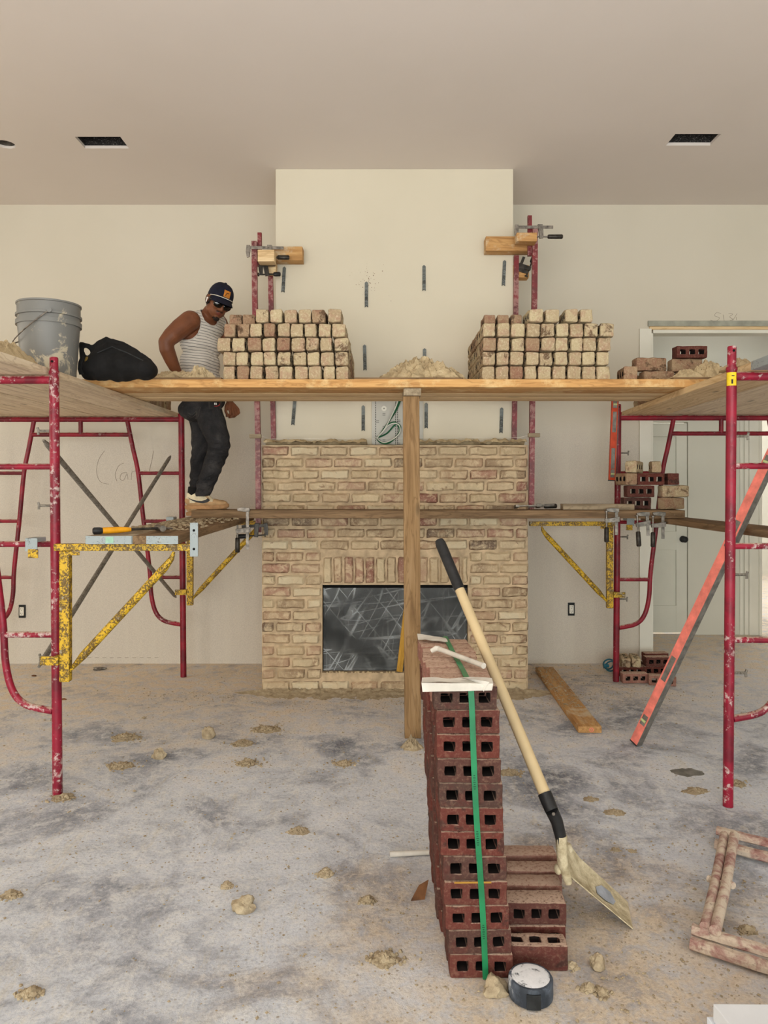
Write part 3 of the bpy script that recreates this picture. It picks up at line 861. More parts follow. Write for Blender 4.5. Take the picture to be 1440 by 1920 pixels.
def loop(pts, off, sub=8):
    q = []
    pts = [P(x, y, BY - .03) + V((0, off + R.uniform(-.006, .006), 0)) for x, y in pts]
    for i in range(len(pts) - 1):
        p0, p1, p2, p3 = pts[max(i - 1, 0)], pts[i], pts[i + 1], pts[min(i + 2, len(pts) - 1)]
        for k in range(sub):
            t = k / sub
            q.append(.5 * ((2 * p1) + (p2 - p0) * t + (2 * p0 - 5 * p1 + 4 * p2 - p3) * t * t + (3 * p1 - p0 - 3 * p2 + p3) * t ** 3))
    return q + [pts[-1]]
cg = Thing('coiled_cable', 'coil of green and white cable hanging in front of the perforated panel', 'cable', P(728, 800, BY - .03))
m = MB()
m.tube(loop([(757, 735), (745, 765), (731, 788), (716, 812), (708, 820), (716, 829), (730, 829), (745, 816), (751, 802), (746, 795), (738, 799), (726, 812), (712, 819), (706, 820)], 0), .0055, 8)
m.tube(loop([(754, 735), (742, 766), (729, 790), (712, 815), (707, 822), (714, 830), (728, 831), (742, 820), (749, 808), (743, 793), (733, 793), (722, 802)], -.01), .005, 8)
cg.part('green_cable', m, MT['cable_green'], smooth=True)
m = MB(); m.tube(loop([(752, 735), (740, 768), (722, 803), (709, 819), (711, 826), (722, 830), (738, 823), (749, 812), (749, 799), (740, 794), (728, 798), (718, 810), (708, 820), (703, 821)], -.02), .004, 8)
cg.part('white_cable', m, MT['cable_white'], smooth=True)
# ================================================================== scaffold frames
def scaffold(name, label, X0, s, D, top, mat, pins=()):
    """walk-through frame; u runs outwards from the post the photo shows"""
    t = Thing(name, label, 'scaffold frame', (X0 + s * .762, D, 0), 'red scaffold frames either side of the fireplace')
    W = 1.524
    def q(u, z): return V((X0 + s * (u + .0085 * z), D, z))
    def smooth(pts, k=6):
        out = []
        for i in range(len(pts) - 1):
            p0, p1, p2, p3 = pts[max(i - 1, 0)], pts[i], pts[i + 1], pts[min(i + 2, len(pts) - 1)]
            for j in range(k):
                a = j / k
                out.append(.5 * ((2 * p1) + (p2 - p0) * a + (2 * p0 - 5 * p1 + 4 * p2 - p3) * a * a + (3 * p1 - p0 - 3 * p2 + p3) * a ** 3))
        return out + [pts[-1]]
    for side in (0, 1):
        f = (lambda u, z: q(u, z)) if side == 0 else (lambda u, z: q(W - u, z))
        m = MB(); zt = top if side == 0 else 2.05
        m.tube([f(0, .002), f(0, 1.985)], .0225, 20); m.tube([f(0, 1.985), f(0, zt - .004), f(0, zt)], [.0195, .0195, .017], 20)
        m.tube([f(0, 1.975), f(0, 1.99)], .0245, 20)
        po = t.part('post', m, MT[mat], smooth=True)
        if side == 0:
            m = MB(); p = f(0, zt - .022); m.tube([p + V((0, -.021, 0)), p + V((0, -.0185, 0))], .006, 10); t.part('pin_hole', m, MT['black_void'], parent=po)
        m = MB()
        m.tube(smooth([f(.408, 1.935), f(.37, 1.74), f(.33, 1.543), f(.292, 1.18), f(.25, .82), f(.238, .62), f(.205, .49), f(.14, .425), f(.02, .398)]), .0165, 14)
        t.part('leg', m, MT[mat], smooth=True)
        for z, u in ((1.543, .33), (1.18, .292), (.755, .243)):
            m = MB(); m.tube([f(.015, z), f(u, z)], .0145, 14); t.part('rung', m, MT[mat], smooth=True)
    m = MB(); m.tube([q(.015, 1.95), q(W - .015, 1.95)], .0205, 16); t.part('top_bar', m, MT[mat], smooth=True)
    m = MB(); m.tube([q(.388, 1.834), q(W - .388, 1.834)], .0165, 16); t.part('header_bar', m, MT[mat], smooth=True)
    m = MB(); m.tube([q(W / 2, 1.835), q(W / 2, 1.945)], .0165, 14); t.part('strut', m, MT[mat], smooth=True)
    for z in pins:
        m = MB(); a = q(.018, z); b = q(.075, z)
        m.tube([a, b], .006, 8); m.tube([b + V((0, -.002, -.018)), b + V((0, -.002, .004)), b + V((s * .004, -.002, .016))], .006, 8)
        t.part('brace_pin', m, MT['brace_steel'], smooth=True)
    return t, q
T1, q1 = scaffold('scaffold', 'red scaffold frame standing nearest at far left, dusty post by the yellow bracket', -1.530, -1, 3.5, 2.055, 'red_paint', (1.71, 1.36, .65))
T2, q2 = scaffold('scaffold.001', 'dark red scaffold frame against the wall behind the worker', -1.517, -1, 5.65, 2.05, 'red_paint_far', ())
T3, q3 = scaffold('scaffold.002', 'red scaffold frame standing nearest on the doorway side, yellow sticker near its post top', 1.559, 1, 3.384, 2.085, 'red_paint', (1.678, 1.05, .605))
T4, q4 = scaffold('scaffold.003', 'dark red scaffold frame by the doorway behind the second brick pile', 1.715, 1, 5.52, 2.05, 'red_paint_far', (1.69, 1.07, .61))
# sticker
m = MB(); a = q3(0, 1.935)
for i in range(6):
    a0, a1 = PI * (1.02 + .11 * i), PI * (1.02 + .11 * (i + 1)); r = .0232
    m.add([a + V((r * math.cos(a0), r * math.sin(a0), -.03)), a + V((r * math.cos(a1), r * math.sin(a1), -.03)), a + V((r * math.cos(a1), r * math.sin(a1), .03)), a + V((r * math.cos(a0), r * math.sin(a0), .03))], [(0, 1, 2, 3)])
T3.part('sticker', m, MT['tag_yellow'], label='small yellow warning sticker')
m = MB(); m.box(a + V((-.008, -.0235, -.012)), (.008, .001, .02)); m.box(a + V((-.004, -.0237, .014)), (.012, .001, .004)); T3.part('sticker_print', m, MT['tag_ink'])
# cross braces, left bay
def flat_end_tube(a, b, r, m):
    a, b = V(a), V(b); d = (b - a).normalized()
    m.tube([a, a + d * .05], [.006, r], 12); m.tube([a + d * .05, b - d * .05], r, 12); m.tube([b - d * .05, b], [r, .006], 12)
for i, (za, zb) in enumerate(((1.667, .603), (.603, 1.672))):
    a, b = q1(-.0, za) - V((.052, 0, 0)), q2(-.0, zb) - V((.052, 0, 0))
    a.x -= .032 * i; b.x -= .032 * i
    m = MB(); flat_end_tube(a, b, .0135, m)
    obj('cross_brace', m, MT['brace_steel'], ['grey cross brace sloping down towards the wall', 'grey cross brace rising towards the wall'][i] + ' between the two scaffold frames at left', 'scaffold brace', 'grey diagonal braces of the scaffold', origin=(a + b) / 2, smooth=True)
# yellow side brackets
def bracket(lab, q, D, s, plate):
    """hangs from a post towards the fireplace (direction -s)"""
    base = q(0, 1.18); dx = -s
    def w(u, z, y=0): return V((base.x + dx * u, D + y, z))
    t = Thing('side_bracket', lab, 'scaffold bracket', w(0, .56), 'yellow scaffold side brackets')
    m = MB(); m.bb(*sorted((w(.028, 0).x, w(.665, 0).x)), D - .016, D + .016, 1.155, 1.187); t.part('arm', m, MT['yellow_paint'], bevel=.004)
    m = MB(); m.bb(*sorted((w(.055, 0).x, w(.101, 0).x)), D - .02, D + .02, .555, 1.154); t.part('upright', m, MT['yellow_paint'], bevel=.006)
    m = MB(); m.tube([w(.095, .60), w(.125, .635), w(.16, .675)], [.006, .012, .0185], 14, True); m.tube([w(.16, .675), w(.53, 1.075)], .0185, 14); m.tube([w(.53, 1.075), w(.565, 1.12), w(.575, 1.15)], [.0185, .012, .006], 14)
    t.part('brace', m, MT['yellow_paint'], smooth=True)
    m = MB(); m.bb(*sorted((w(-.028, 0).x, w(.056, 0).x)), D - .03, D - .024, .635, .675); m.bb(*sorted((w(.03, 0).x, w(.054, 0).x)), D - .0235, D + .02, .637, .673)
    t.part('lower_clamp', m, MT['yellow_paint'], bevel=.002)
    m = MB(); m.bb(*sorted((w(-.075, 0).x, w(-.03, 0).x)), D - .045, D - .038, 1.125, 1.165); m.bb(*sorted((w(.10, 0).x, w(.15, 0).x)), D - .022, D - .017, 1.135, 1.154); t.part('upper_clamp', m, MT['yellow_paint'], bevel=.002)
    m = MB(); m.bb(*sorted((w(-.09, 0).x, w(-.035, 0).x)), D - .036, D + .05, 1.196, 1.215); m.bb(*sorted((w(-.09, 0).x, w(-.035, 0).x)), D - .04, D - .034, 1.155, 1.215); t.part('hook', m, MT['galvanised'], bevel=.003)
    if plate:
        m = MB(); m.bb(*sorted((w(.655, 0).x, w(.692, 0).x)), D - .028, D - .0175, 1.13, 1.285); o = t.part('end_plate', m, MT['galvanised'], bevel=.003, label='galvanised upright end plate')
        m = MB()
        for z in (1.25, 1.165): m.tube([w(.674, z) + V((0, -.0285, 0)), w(.674, z) + V((0, -.0295, 0))], .006, 10)
        t.part('bolt_hole', m, MT['black_void'], parent=o)
    return t
bracket('yellow bracket with rust specks on the nearest post at left, galvanised end plate', q1, 3.43, -1, True)
bracket('rusty yellow bracket on the frame behind the worker, below his shoes', q2, 5.58, -1, False)
bracket('yellow bracket on the frame by the doorway, under the lower plank', q4, 5.45, 1, False)

# ================================================================== planks
ZB = 1.972                                  # top of the scaffold bars
GP = 'upper scaffold planks laid across the frames'
xl = [-1.725, -2.015, -2.305, -2.595, -2.885]
names = ['edge plank of the upper platform beside the grey bucket, its underside pale', 'second plank of the upper platform under the grey bucket', 'third plank of the upper platform at far left', 'fourth plank of the upper platform at far left', 'outermost plank of the upper platform at far left']
for x, lab in zip(xl, names):
    board('scaffold_plank', lab, 'plank', (x, 2.75, ZB + .019), (x - .0, 5.78, ZB + .019), .283, .036, MT['pine_pale'], group=GP, warp=.003)
names = ['doorway-side edge plank of the upper platform, grain showing on its side', 'second doorway-side plank of the upper platform', 'third doorway-side plank of the upper platform', 'fourth doorway-side plank of the upper platform']
for i, lab in enumerate(names):
    k = i * .29
    p0, p1 = V((1.766 + k, 3.03, ZB + .019)), V((1.95 + k, 5.70, ZB + .019))
    o = board('scaffold_plank', lab, 'plank', p0, p1, .283, .036, MT['pine_pale'] if i else MT['pine_fresh'], group=GP, warp=.003)
    if i == 0:
        L = (p1 - p0).length
        m = MB(); m.bb(-L / 2 - .002, -L / 2 + .31, -.1425, .1425, -.0195, .0195)
        child_local(o, 'metal_band', m, MT['galvanised'], bevel=.002, label='galvanised end band')
ZM = ZB + .0375 + .0015
GM = 'planks spanning between the two platforms'
for i, (a, b, lab, mt) in enumerate(((4.25, 4.535, 'front plank of the bridge across the fireplace, bright orange edge', 'pine_bright'), (4.54, 4.752, 'middle plank of the bridge across the fireplace, seen from below', 'pine_fresh'), (4.757, 4.965, 'rear plank of the bridge across the fireplace, seen from below', 'pine_fresh'))):
    board('bridge_plank', lab, 'plank', (-1.73, (a + b) / 2, ZM + .0235), (1.86, (a + b) / 2, ZM + .0235 - .012 * 0), b - a, .047, MT[mt], group=GM, warp=.002)
ZT = ZM + .048
# post under the bridge
px0, px1 = XP(759, 4.3), XP(789, 4.3); xc = (px0 + px1) / 2
po = board('timber_post', 'upright timber post propping the bridge plank in front of the fireplace', 'post', (xc, 4.31, .002), (xc - .01, 4.31, ZM - .046), .094, .06, MT['pine_post'], up=(0, -1, 0))
board('timber_block', 'short offcut of timber wedged between the post top and the bridge plank', 'timber block', (xc - .004, 4.262, ZM - .0235), (xc - .004, 4.50, ZM - .0235), .10, .042, MT['pine_grey'])
# lower level, left: two boards on the brackets, near ends banded
for i, x in enumerate((-1.245, -1.035)):
    p0, p1 = V((x + .006, 3.36, 1.2095)), V((x - .042, 5.60, 1.2095))
    o = board('bracket_board', ['weathered board on the yellow brackets, hammer lying on its metal-banded end', 'weathered board on the yellow brackets on the fireplace side, mortar crumbs on top'][i], 'plank', p0, p1, .205, .038, MT['pine_brown' if i else 'pine_grey'], group='boards on the brackets behind the worker', warp=.002)
    L = (p1 - p0).length
    m = MB(); m.bb(-L / 2 - .003, -L / 2 + .0, -.1025, .1025 if i == 0 else .04, -.0185, .018); m.bb(-L / 2 - .003, -L / 2 + .10, .1015 if i else -.1035, .1035 if i else -.1015, -.0185, .018)
    bd = child_local(o, 'metal_band', m, MT['galvanised'], bevel=.001, label='galvanised end band')
    if i == 0:
        m = MB(); m.box((-L / 2 - .0036, -.005, 0), (.0012, .035, .028)); child_local(o, 'paper_label', m, MT['tag_green'], label='pale green label')
# lower plank across the fireplace
board('lower_plank', 'long rough brown plank across the fireplace at knee height of the worker', 'plank', (-1.28, 5.077, 1.2595), (2.0, 5.077, 1.2595), .235, .054, MT['pine_brown'], warp=.004)
board('depth_board', 'weathered board running from behind the doorway-side brick pile towards the viewer', 'plank', (2.004, 2.95, 1.2135), (2.0, 5.48, 1.2115), .235, .036, MT['pine_brown'], warp=.003)
# two offcuts lying on the lower plank near the doorway
M0 = P(1103, 953, 5.03)
board('wood_offcut', 'square wood offcut lying on the lower plank beside the brick pile', 'wood offcut', (1.20, 5.042, 1.3075), (1.675, 5.034, 1.3075), .09, .038, MT['pine_grey'])
# timber on the floor
board('floor_timber', 'orange-edged timber plank lying on the floor beside the fireplace, mortar crumbs on it', 'timber plank', (1.245, 5.80, .021), (1.207, 4.376, .021), .136, .038, MT['pine_orange'])
m = MB(); e = V((1.207, 4.373, .021))
for k in range(20):
    a0, a1 = 2 * PI * k / 20, 2 * PI * (k + 1) / 20
    m.add([e + V((.008 + .013 * math.cos(a), 0, .013 * math.sin(a))) for a in (a0, a1)] + [e + V((.008 + .009 * math.cos(a), 0, .009 * math.sin(a))) for a in (a1, a0)], [(0, 1, 2, 3)])
m.box(e + V((.008, 0, 0)), (.003, .0006, .01))
fo = bpy.data.objects['floor_timber']; me = m.mesh('end_stamp'); me.transform(fo.matrix_world.inverted()); o = link('end_stamp', me, MT['level_red'], fo); o['label'] = 'red ring stamped on the end grain'

# ================================================================== clamped poles beside the chimney
def pole(lab, pts, D, w=.036, ext=None):
    t = Thing('story_pole', lab, 'pole', P(pts[0][0], pts[0][1], D), 'red and white story poles beside the chimney')
    m = MB(); m.tube([P(x, y, D) for x, y in pts], w * .7, 4); t.part('tube', m, MT['red_white_paint'])
    if ext:
        m = MB(); m.tube([P(x, y, D + .03) for x, y in ext], w * .55, 4); t.part('extension', m, MT['red_white_paint'])
    return t
pole('front story pole at the fireplace corner beside the worker', [(485, 998), (484, 830), (478, 560), (477, 453)], 5.215, .036, [(487, 500), (487, 437)])
pole('rear story pole against the chimney on the worker side', [(513, 824), (507, 498)], 5.36, .034)
pole('front story pole at the fireplace corner towards the doorway', [(996, 958), (998, 750), (1002, 560), (1003, 428)], 5.215, .036, [(993, 480), (993, 405)])
pole('rear story pole against the chimney on the doorway side', [(964, 824), (968, 480)], 5.36, .034)
GB = 'timber blocks clamped to the story poles'
def blk(lab, a, b, D, dep, mat='pine_orange'):
    p, q = P(a[0], a[1], D), P(b[0], b[1], D)
    board('clamp_block', lab, 'timber block', ((p.x), D + dep / 2, (p.z + q.z) / 2), (q.x, D + dep / 2, (p.z + q.z) / 2), dep, abs(q.z - p.z), MT[mat], group=GB)
blk('longer timber block clamped to the chimney beside the worker, dark clamp handle in front', (506, 462), (567, 488), 5.27, .105)
blk('short timber block clamped in front at the pole top beside the worker', (483, 468), (514, 490), 5.10, .099, 'pine_fresh')
blk('small timber block below the others beside the worker', (496, 491), (517, 512), 5.27, .08, 'pine_fresh')
blk('longer timber block clamped to the chimney on the doorway side', (911, 443), (995, 470), 5.27, .105)
blk('short timber block under the upper clamp on the doorway side', (969, 436), (1007, 452), 5.10, .1, 'pine_orange')
blk('small timber block below the others on the doorway side', (962, 497), (992, 520), 5.375, .09, 'pine_bright')
# line blocks and string
for (x0, x1, y, s, lab) in ((468, 490, 818, 1, 'small wooden line block hooked on the front pole beside the worker'), (990, 1012, 816, -1, 'small wooden line block hooked on the front pole towards the doorway')):
    a, b = P(x0, y, 5.187), P(x1, y, 5.187); board('line_block', lab, 'line block', a, b, .03, .028, MT['pine_grey'], group='mason line blocks')
m = MB(); m.tube([P(489, 817, 5.21), P(505, 823, 5.215), P(975, 820, 5.215), P(992, 816, 5.21)], .0012, 5)
obj('mason_line', m, MT['string'], 'thin mason line stretched across the top brick course between the poles', 'string line', origin=P(740, 820, 5.21))
# F-clamps
def clamp(lab, Mx, L=.30, jaw=.30, hand=.13, mat='grey_steel'):
    """bar along +X from 0, jaws reach down -Z"""
    t = Thing('hanging_clamp' if Mx.translation.z < 1.4 else 'bar_clamp', lab, 'clamp', Mx.translation, 'bar clamps gripping planks and poles')
    def prt(n, m, mt, **k):
        m.v = [Mx @ p for p in m.v]; return t.part(n, m, MT[mt], **k)
    m = MB(); m.bb(0, L, -.004, .004, -.010, .010); prt('bar', m, mat, bevel=.001)
    m = MB(); m.prism([(-.006, .016), (.018, .016), (.020, -.02), (.014, -.065), (-.004, -.07), (-.010, -.03)], -.009, .009); prt('fixed_jaw', m, mat, bevel=.002)
    x = L * jaw
    m = MB(); m.prism([(x - .02, .018), (x + .014, .018), (x + .018, -.02), (x + .02, -.075), (x - .006, -.078), (x - .012, -.03)], -.011, .011); prt('sliding_jaw', m, mat, bevel=.002)
    m = MB(); m.tube([(x - .05, 0, -.066), (x + .05, 0, -.066)], .0055, 10); m.tube([(x - .058, 0, -.066), (x - .05, 0, -.066)], .013, 12); sc = prt('screw', m, mat, smooth=True)
    m = MB(); m.tube([(x + .05, 0, -.066), (x + .056, 0, -.066), (x + .05 + hand - .006, 0, -.066), (x + .05 + hand, 0, -.066)], [.010, .0155, .0165, .012], 8); prt('handle', m, 'black_grip' if mat == 'dark_steel' else 'dark_steel', parent=sc, smooth=True)
    return t
def fr(o, x, z):
    x = V(x).normalized(); z = V(z); z = (z - x * z.dot(x)).normalized(); y = z.cross(x)
    return Matrix(((x.x, y.x, z.x, o.x), (x.y, y.y, z.y, o.y), (x.z, y.z, z.z, o.z), (0, 0, 0, 1)))
clamp('bar clamp across the pole top beside the worker, dark handle on the block', fr(P(464, 464, 5.19), (1, .05, .0), (0, 0, 1)), .25, .62, .085)
clamp('small dark bar clamp below the upper one beside the worker', fr(P(487, 497, 5.2), (.9, .3, .1), (-.1, 0, 1)), .11, .35, .05, 'dark_steel')
clamp('grey bar clamp across the pole top on the doorway side, handle sticking out', fr(P(967, 426, 5.193), (1, 0, 0), (0, 0, 1)), .26, .66, .105)
clamp('small dark clamp standing slanted on the lower doorway-side block', fr(P(973, 506, 5.37), (.35, .0, .9), (-.9, 0, .35)), .10, .3, .05, 'dark_steel')
clamp('upright bar clamp gripping the lower plank just in front of the toe of the worker', fr(P(464, 954, 4.955), (0, 0, -1), (1, 0, 0)), .27, .52, .10)
clamp('black-handled bar clamp under the lower plank at the fireplace corner beside the worker', fr(P(500, 985, 5.13), (-1, -.1, -.05), (0, 0, 1)), .17, .4, .09, 'dark_steel')
clamp('bar clamp hanging below the lower plank against the doorway-side yellow bracket', fr(P(1156, 955, 4.953), (0, 0, -1), (1, 0, 0)), .17, .40, .10)
clamp('bar clamp with a slanting grey handle hanging below the plank nearest the doorway casing', fr(P(1213, 962, 4.953), (.06, 0, -1), (1, 0, 0)), .15, .45, .10)
clamp('bar clamp farthest along the lower plank, hanging at the frame leg by the doorway', fr(P(1243, 962, 4.953), (0, 0, -1), (1, 0, 0)), .17, .45, .10)
clamp('grey bar clamp lying along the lower plank at the doorway-side pole', fr(P(968, 949, 5.06), (1, .05, .03), (0, -1, .15)), .26, .6, .09)
# spirit levels
def level(lab, a, b, w, t, up, mats, g):
    a, b = V(a), V(b); L = (b - a).length; M = Matrix.Translation((a + b) / 2) @ axes(b - a, up)
    th = bpy.data.objects.new('spirit_level', None); C.objects.link(th); th.matrix_world = M; tag(th, lab, 'spirit level', g)
    def part(n, m, mt, par=None, bev=0.0, lab=None):
        o = link(n, m.mesh(n, None, False, bev), MT[mt], par or th)
        if lab: o['label'] = lab
        return o
    m = MB(); m.bb(-L / 2, L / 2, -w / 2 + .002, w / 2 - .002, -t / 2, t / 2 - .0005); body = part('body', m, mats[0], None, .002)
    m = MB(); m.bb(-L / 2 - .001, L / 2 + .001, -w / 2, w / 2, -t / 2 - .0012, -t / 2 + .003) if False else m.bb(-L / 2, L / 2, -w / 2 - .0015, -w / 2 + .0018, -t / 2 - .001, t / 2 + .001)
    part('edge_rail', m, mats[1], None, .001, 'grey metal edge')
    for e in (-1, 1):
        m = MB(); m.bb(*sorted((e * L / 2, e * (L / 2 + .006))), -w / 2, w / 2, -t / 2 - .001, t / 2 + .001); part('end_cap', m, 'black_grip', None, .002)
    for x in (-.42, .42):
        m = MB(); m.bb(x * L - .03, x * L + .03, -w * .3, w * .3, t / 2 - .001, t / 2 + .001); h = part('vial_window', m, 'level_grey', None)
        m = MB(); m.tube([(x * L - .004, -w * .26, t / 2 + .002), (x * L - .004, w * .26, t / 2 + .002)], .007, 10); part('vial', m, 'vial', h)
    for x in (-.24, .20):
        m = MB(); m.bb(x * L - .075, x * L + .075, -w * .28, w * .28, t / 2 - .002, t / 2 + .0006); part('hand_slot', m, 'level_grey', None, .008)
    return th
a = PF(1192, 1396); d = V((.51, -.40, 1.507)).normalized()
b = a + d * 1.86
level('long red spirit level leaning from the floor against the doorway-side scaffold', a + V((0, 0, .012)), b, 0.057, .038, (-.9, -.44, 0), ('level_red', 'level_grey'), 'masonry levels')
level('orange level hanging upright on the scaffold post by the doorway', P(1147, 900, 5.43), P(1153, 745, 5.43), .05, .024, (0, -1, 0), ('level_orange', 'level_grey'), 'masonry levels')
# ================================================================== loose bricks
def brick_mesh(L, T, W, seed, mat, bev=.008, cores=True, amp=.0026):
    """x length, y bed to bed (cores run through), z width"""
    hw, hh = .034 * L / .19, .0295 * W / .072
    cx = [-.056 * L / .19, 0, .056 * L / .19] if cores else []
    xs = [-L / 2] + sorted([c + s * hw / 2 for c in cx for s in (-1, 1)]) + [L / 2]
    zs = [-W / 2] + ([-hh / 2, hh / 2] if cores else []) + [W / 2]
    bm = bmesh.new(); g = {}
    for s in (-1, 1):
        for i, x in enumerate(xs):
            for j, z in enumerate(zs): g[s, i, j] = bm.verts.new((x, s * T / 2, z))
    nx, nz = len(xs) - 1, len(zs) - 1
    hole = lambda i, j: cores and j == 1 and i in (1, 3, 5)
    for i in range(nx):
        for j in range(nz):
            if hole(i, j):
                for (a, b) in (((i, j), (i + 1, j)), ((i + 1, j), (i + 1, j + 1)), ((i + 1, j + 1), (i, j + 1)), ((i, j + 1), (i, j))):
                    bm.faces.new([g[-1, a[0], a[1]], g[1, a[0], a[1]], g[1, b[0], b[1]], g[-1, b[0], b[1]]]).material_index = 1
            else:
                bm.faces.new([g[-1, i, j], g[-1, i + 1, j], g[-1, i + 1, j + 1], g[-1, i, j + 1]])
                bm.faces.new([g[1, i, j + 1], g[1, i + 1, j + 1], g[1, i + 1, j], g[1, i, j]])
    for i in range(nx):
        for j in (0, nz): bm.faces.new([g[-1, i, j], g[1, i, j], g[1, i + 1, j], g[-1, i + 1, j]])
    for j in range(nz):
        for i in (0, nx): bm.faces.new([g[-1, i, j], g[1, i, j], g[1, i, j + 1], g[-1, i, j + 1]])
    bmesh.ops.recalc_face_normals(bm, faces=bm.faces)
    on = lambda v: (abs(abs(v.co.x) - L / 2) < 1e-6) + (abs(abs(v.co.y) - T / 2) < 1e-6) + (abs(abs(v.co.z) - W / 2) < 1e-6)
    es = [e for e in bm.edges if e.calc_face_angle(0) > 1 and all(on(v) >= 2 for v in e.verts)]
    bmesh.ops.bevel(bm, geom=es, offset=bev, segments=2, profile=.55, affect='EDGES')
    hs = [e for e in bm.edges if len(e.link_faces) == 2 and e.calc_face_angle(0) > 1.2]
    bmesh.ops.bevel(bm, geom=hs, offset=.0022, segments=1, affect='EDGES')
    bmesh.ops.subdivide_edges(bm, edges=[e for e in bm.edges if e.calc_length() > .022], cuts=1, use_grid_fill=True)
    for v in bm.verts:
        p = v.co * 26 + V((seed * 7.7, seed * 3.1, 0))
        d = noise.noise_vector(p) * amp + noise.noise_vector(p * 2.7) * amp * .45
        v.co += d
        # slightly dragged, out-of-square wirecut shape
        v.co.x *= 1 + .012 * noise.noise(V((seed * 2.3, v.co.z * 14, v.co.y * 9)))
    bmesh.ops.recalc_face_normals(bm, faces=bm.faces)
    me = bpy.data.meshes.new('brick'); bm.to_mesh(me); bm.free()
    smooth_mesh(me, 38); me.materials.append(MT[mat]); me.materials.append(MT['core_shade']); return me
PALE = [brick_mesh(.19, .079, .080, i, 'pale_brick', .0115, True, .0042) for i in range(7)]
DPALE = [brick_mesh(.19, .079, .080, 20 + i, 'dark_pale_brick', .0115, True, .0042) for i in range(3)]
RED = [brick_mesh(.188, .0735, .0715, 40 + i, 'red_brick', .006, True, .0022) for i in range(8)]
DRED = [brick_mesh(.188, .0735, .0715, 60 + i, 'dusty_red_brick', .006, True, .0022) for i in range(3)]
def brick(pool, loc, rot, label, group, scale=(1, 1, 1)):
    o = bpy.data.objects.new('brick', R.choice(pool)); C.objects.link(o)
    o.location = loc; o.rotation_euler = rot; o.scale = scale
    return tag(o, label, 'brick', group)
J = lambda a: R.uniform(-a, a)
Z90 = PI / 2
# ---- the two piles on the bridge: ends towards the viewer
DP = 4.29; KP = DP / F
def pile(rows, who, grp, side, sideward):
    for r, row in enumerate(rows):
        for c, (xa, xb) in enumerate(row):
            w = (xb - xa) * KP; x = (xa + xb) / 2
            T = min(w - .006, .084)
            pool = DPALE if R.random() < .1 else PALE
            zc = ZT + .0015 + .0822 * r + .0405
            brick(pool, (XP(x, DP) * 1.0, DP + .095 + R.uniform(0, .012), zc), (J(.02), J(.02), Z90 + J(.045)),
                  'pale brick end %s from %s, %s row up, %s' % (ORD[c + 1], who, ORD[r + 1], 'pile beside him' if side == -1 else 'doorway-side pile'), grp, (1, T / .079, R.uniform(.935, .965)))
        if r < 4:
            xa, xb = row[side]; w = (xb - xa) * KP
            for t in range(1, 4):
                brick(PALE if R.random() < .7 else DPALE, (XP((xa + xb) / 2, DP), DP + .095 + .198 * t + J(.004), ZT + .0415 + .0822 * r), (0, J(.01), Z90 + J(.025)),
                      'pale brick %s from the front, %s row up, heap-side end, %s' % (ORD[t + 1], ORD[r + 1], 'pile beside worker' if side == -1 else 'doorway-side pile'), grp, (1, min(w - .004, .084) / .079, .97))
def edges(e, gap=1.0): return [(a, b - gap) for a, b in zip(e, e[1:])]
left = [edges([417.7, 442.7, 468.8, 494.8, 522, 550, 577.5, 604.6, 629, 656]), edges([416, 442.3, 467.7, 494, 519, 547, 574.6, 600.4, 628.5, 656]),
        edges([405.8, 433.8, 461.5, 489.6, 517, 544, 573, 600, 625, 655]), edges([419, 443, 468, 493.8, 518, 544, 570.8, 595.8, 621.5, 649.5]),
        [(476.7, 503), (504.8, 529.6), (531.7, 557.3), (558.3, 583.6), (584.8, 611), (614, 641)]]
right = [edges([903, 930, 957, 984, 1009, 1036, 1063.4, 1091.6, 1119.4, 1147.5]), edges([904.5, 931, 957, 985, 1012, 1039, 1066, 1092, 1119, 1144.6]),
         edges([905.6, 933.4, 958.7, 985.7, 1014, 1042.8, 1069, 1094.5, 1122, 1148.6]), edges([905, 931, 957, 986, 1014, 1042.8, 1069, 1097, 1125, 1154]),
         [(990.4, 1019), (1022, 1050), (1060, 1086), (1087, 1112.5)]]
pile(left, 'the worker', 'pale bricks piled on the bridge beside the worker', -1, 'mortar-heap')
pile(right, 'the mortar heap', 'pale bricks piled on the bridge near the doorway', 0, 'mortar-heap')
# bricks set back on top
for (px, r, lab) in ((440, .03, 'reddish brick set back on top of the pile, nearest the face of the worker'), (466, -.01, 'pinkish brick set back on top of the pile, second from the worker')):
    brick(DPALE, (XP(px, DP + .08), DP + .185, ZT + .0375 + .0822 * 4 - .002), (0, 0, Z90 + r), lab, 'bricks set back on top of the pile beside the worker', (1, .92, .85))
for (px, lab) in ((919, 'brick set back on top of the doorway-side pile, nearest the mortar heap'), (944, 'brick set back on top of the doorway-side pile, second from the mortar heap'), (969, 'brick set back on top of the doorway-side pile, half behind the top row')):
    brick(DPALE, (XP(px, DP + .09), DP + .195, ZT + .0375 + .0822 * 4 - .002), (0, 0, Z90 + J(.012)), lab, 'bricks set back on top of the pile near the doorway', (1, .82, .85))
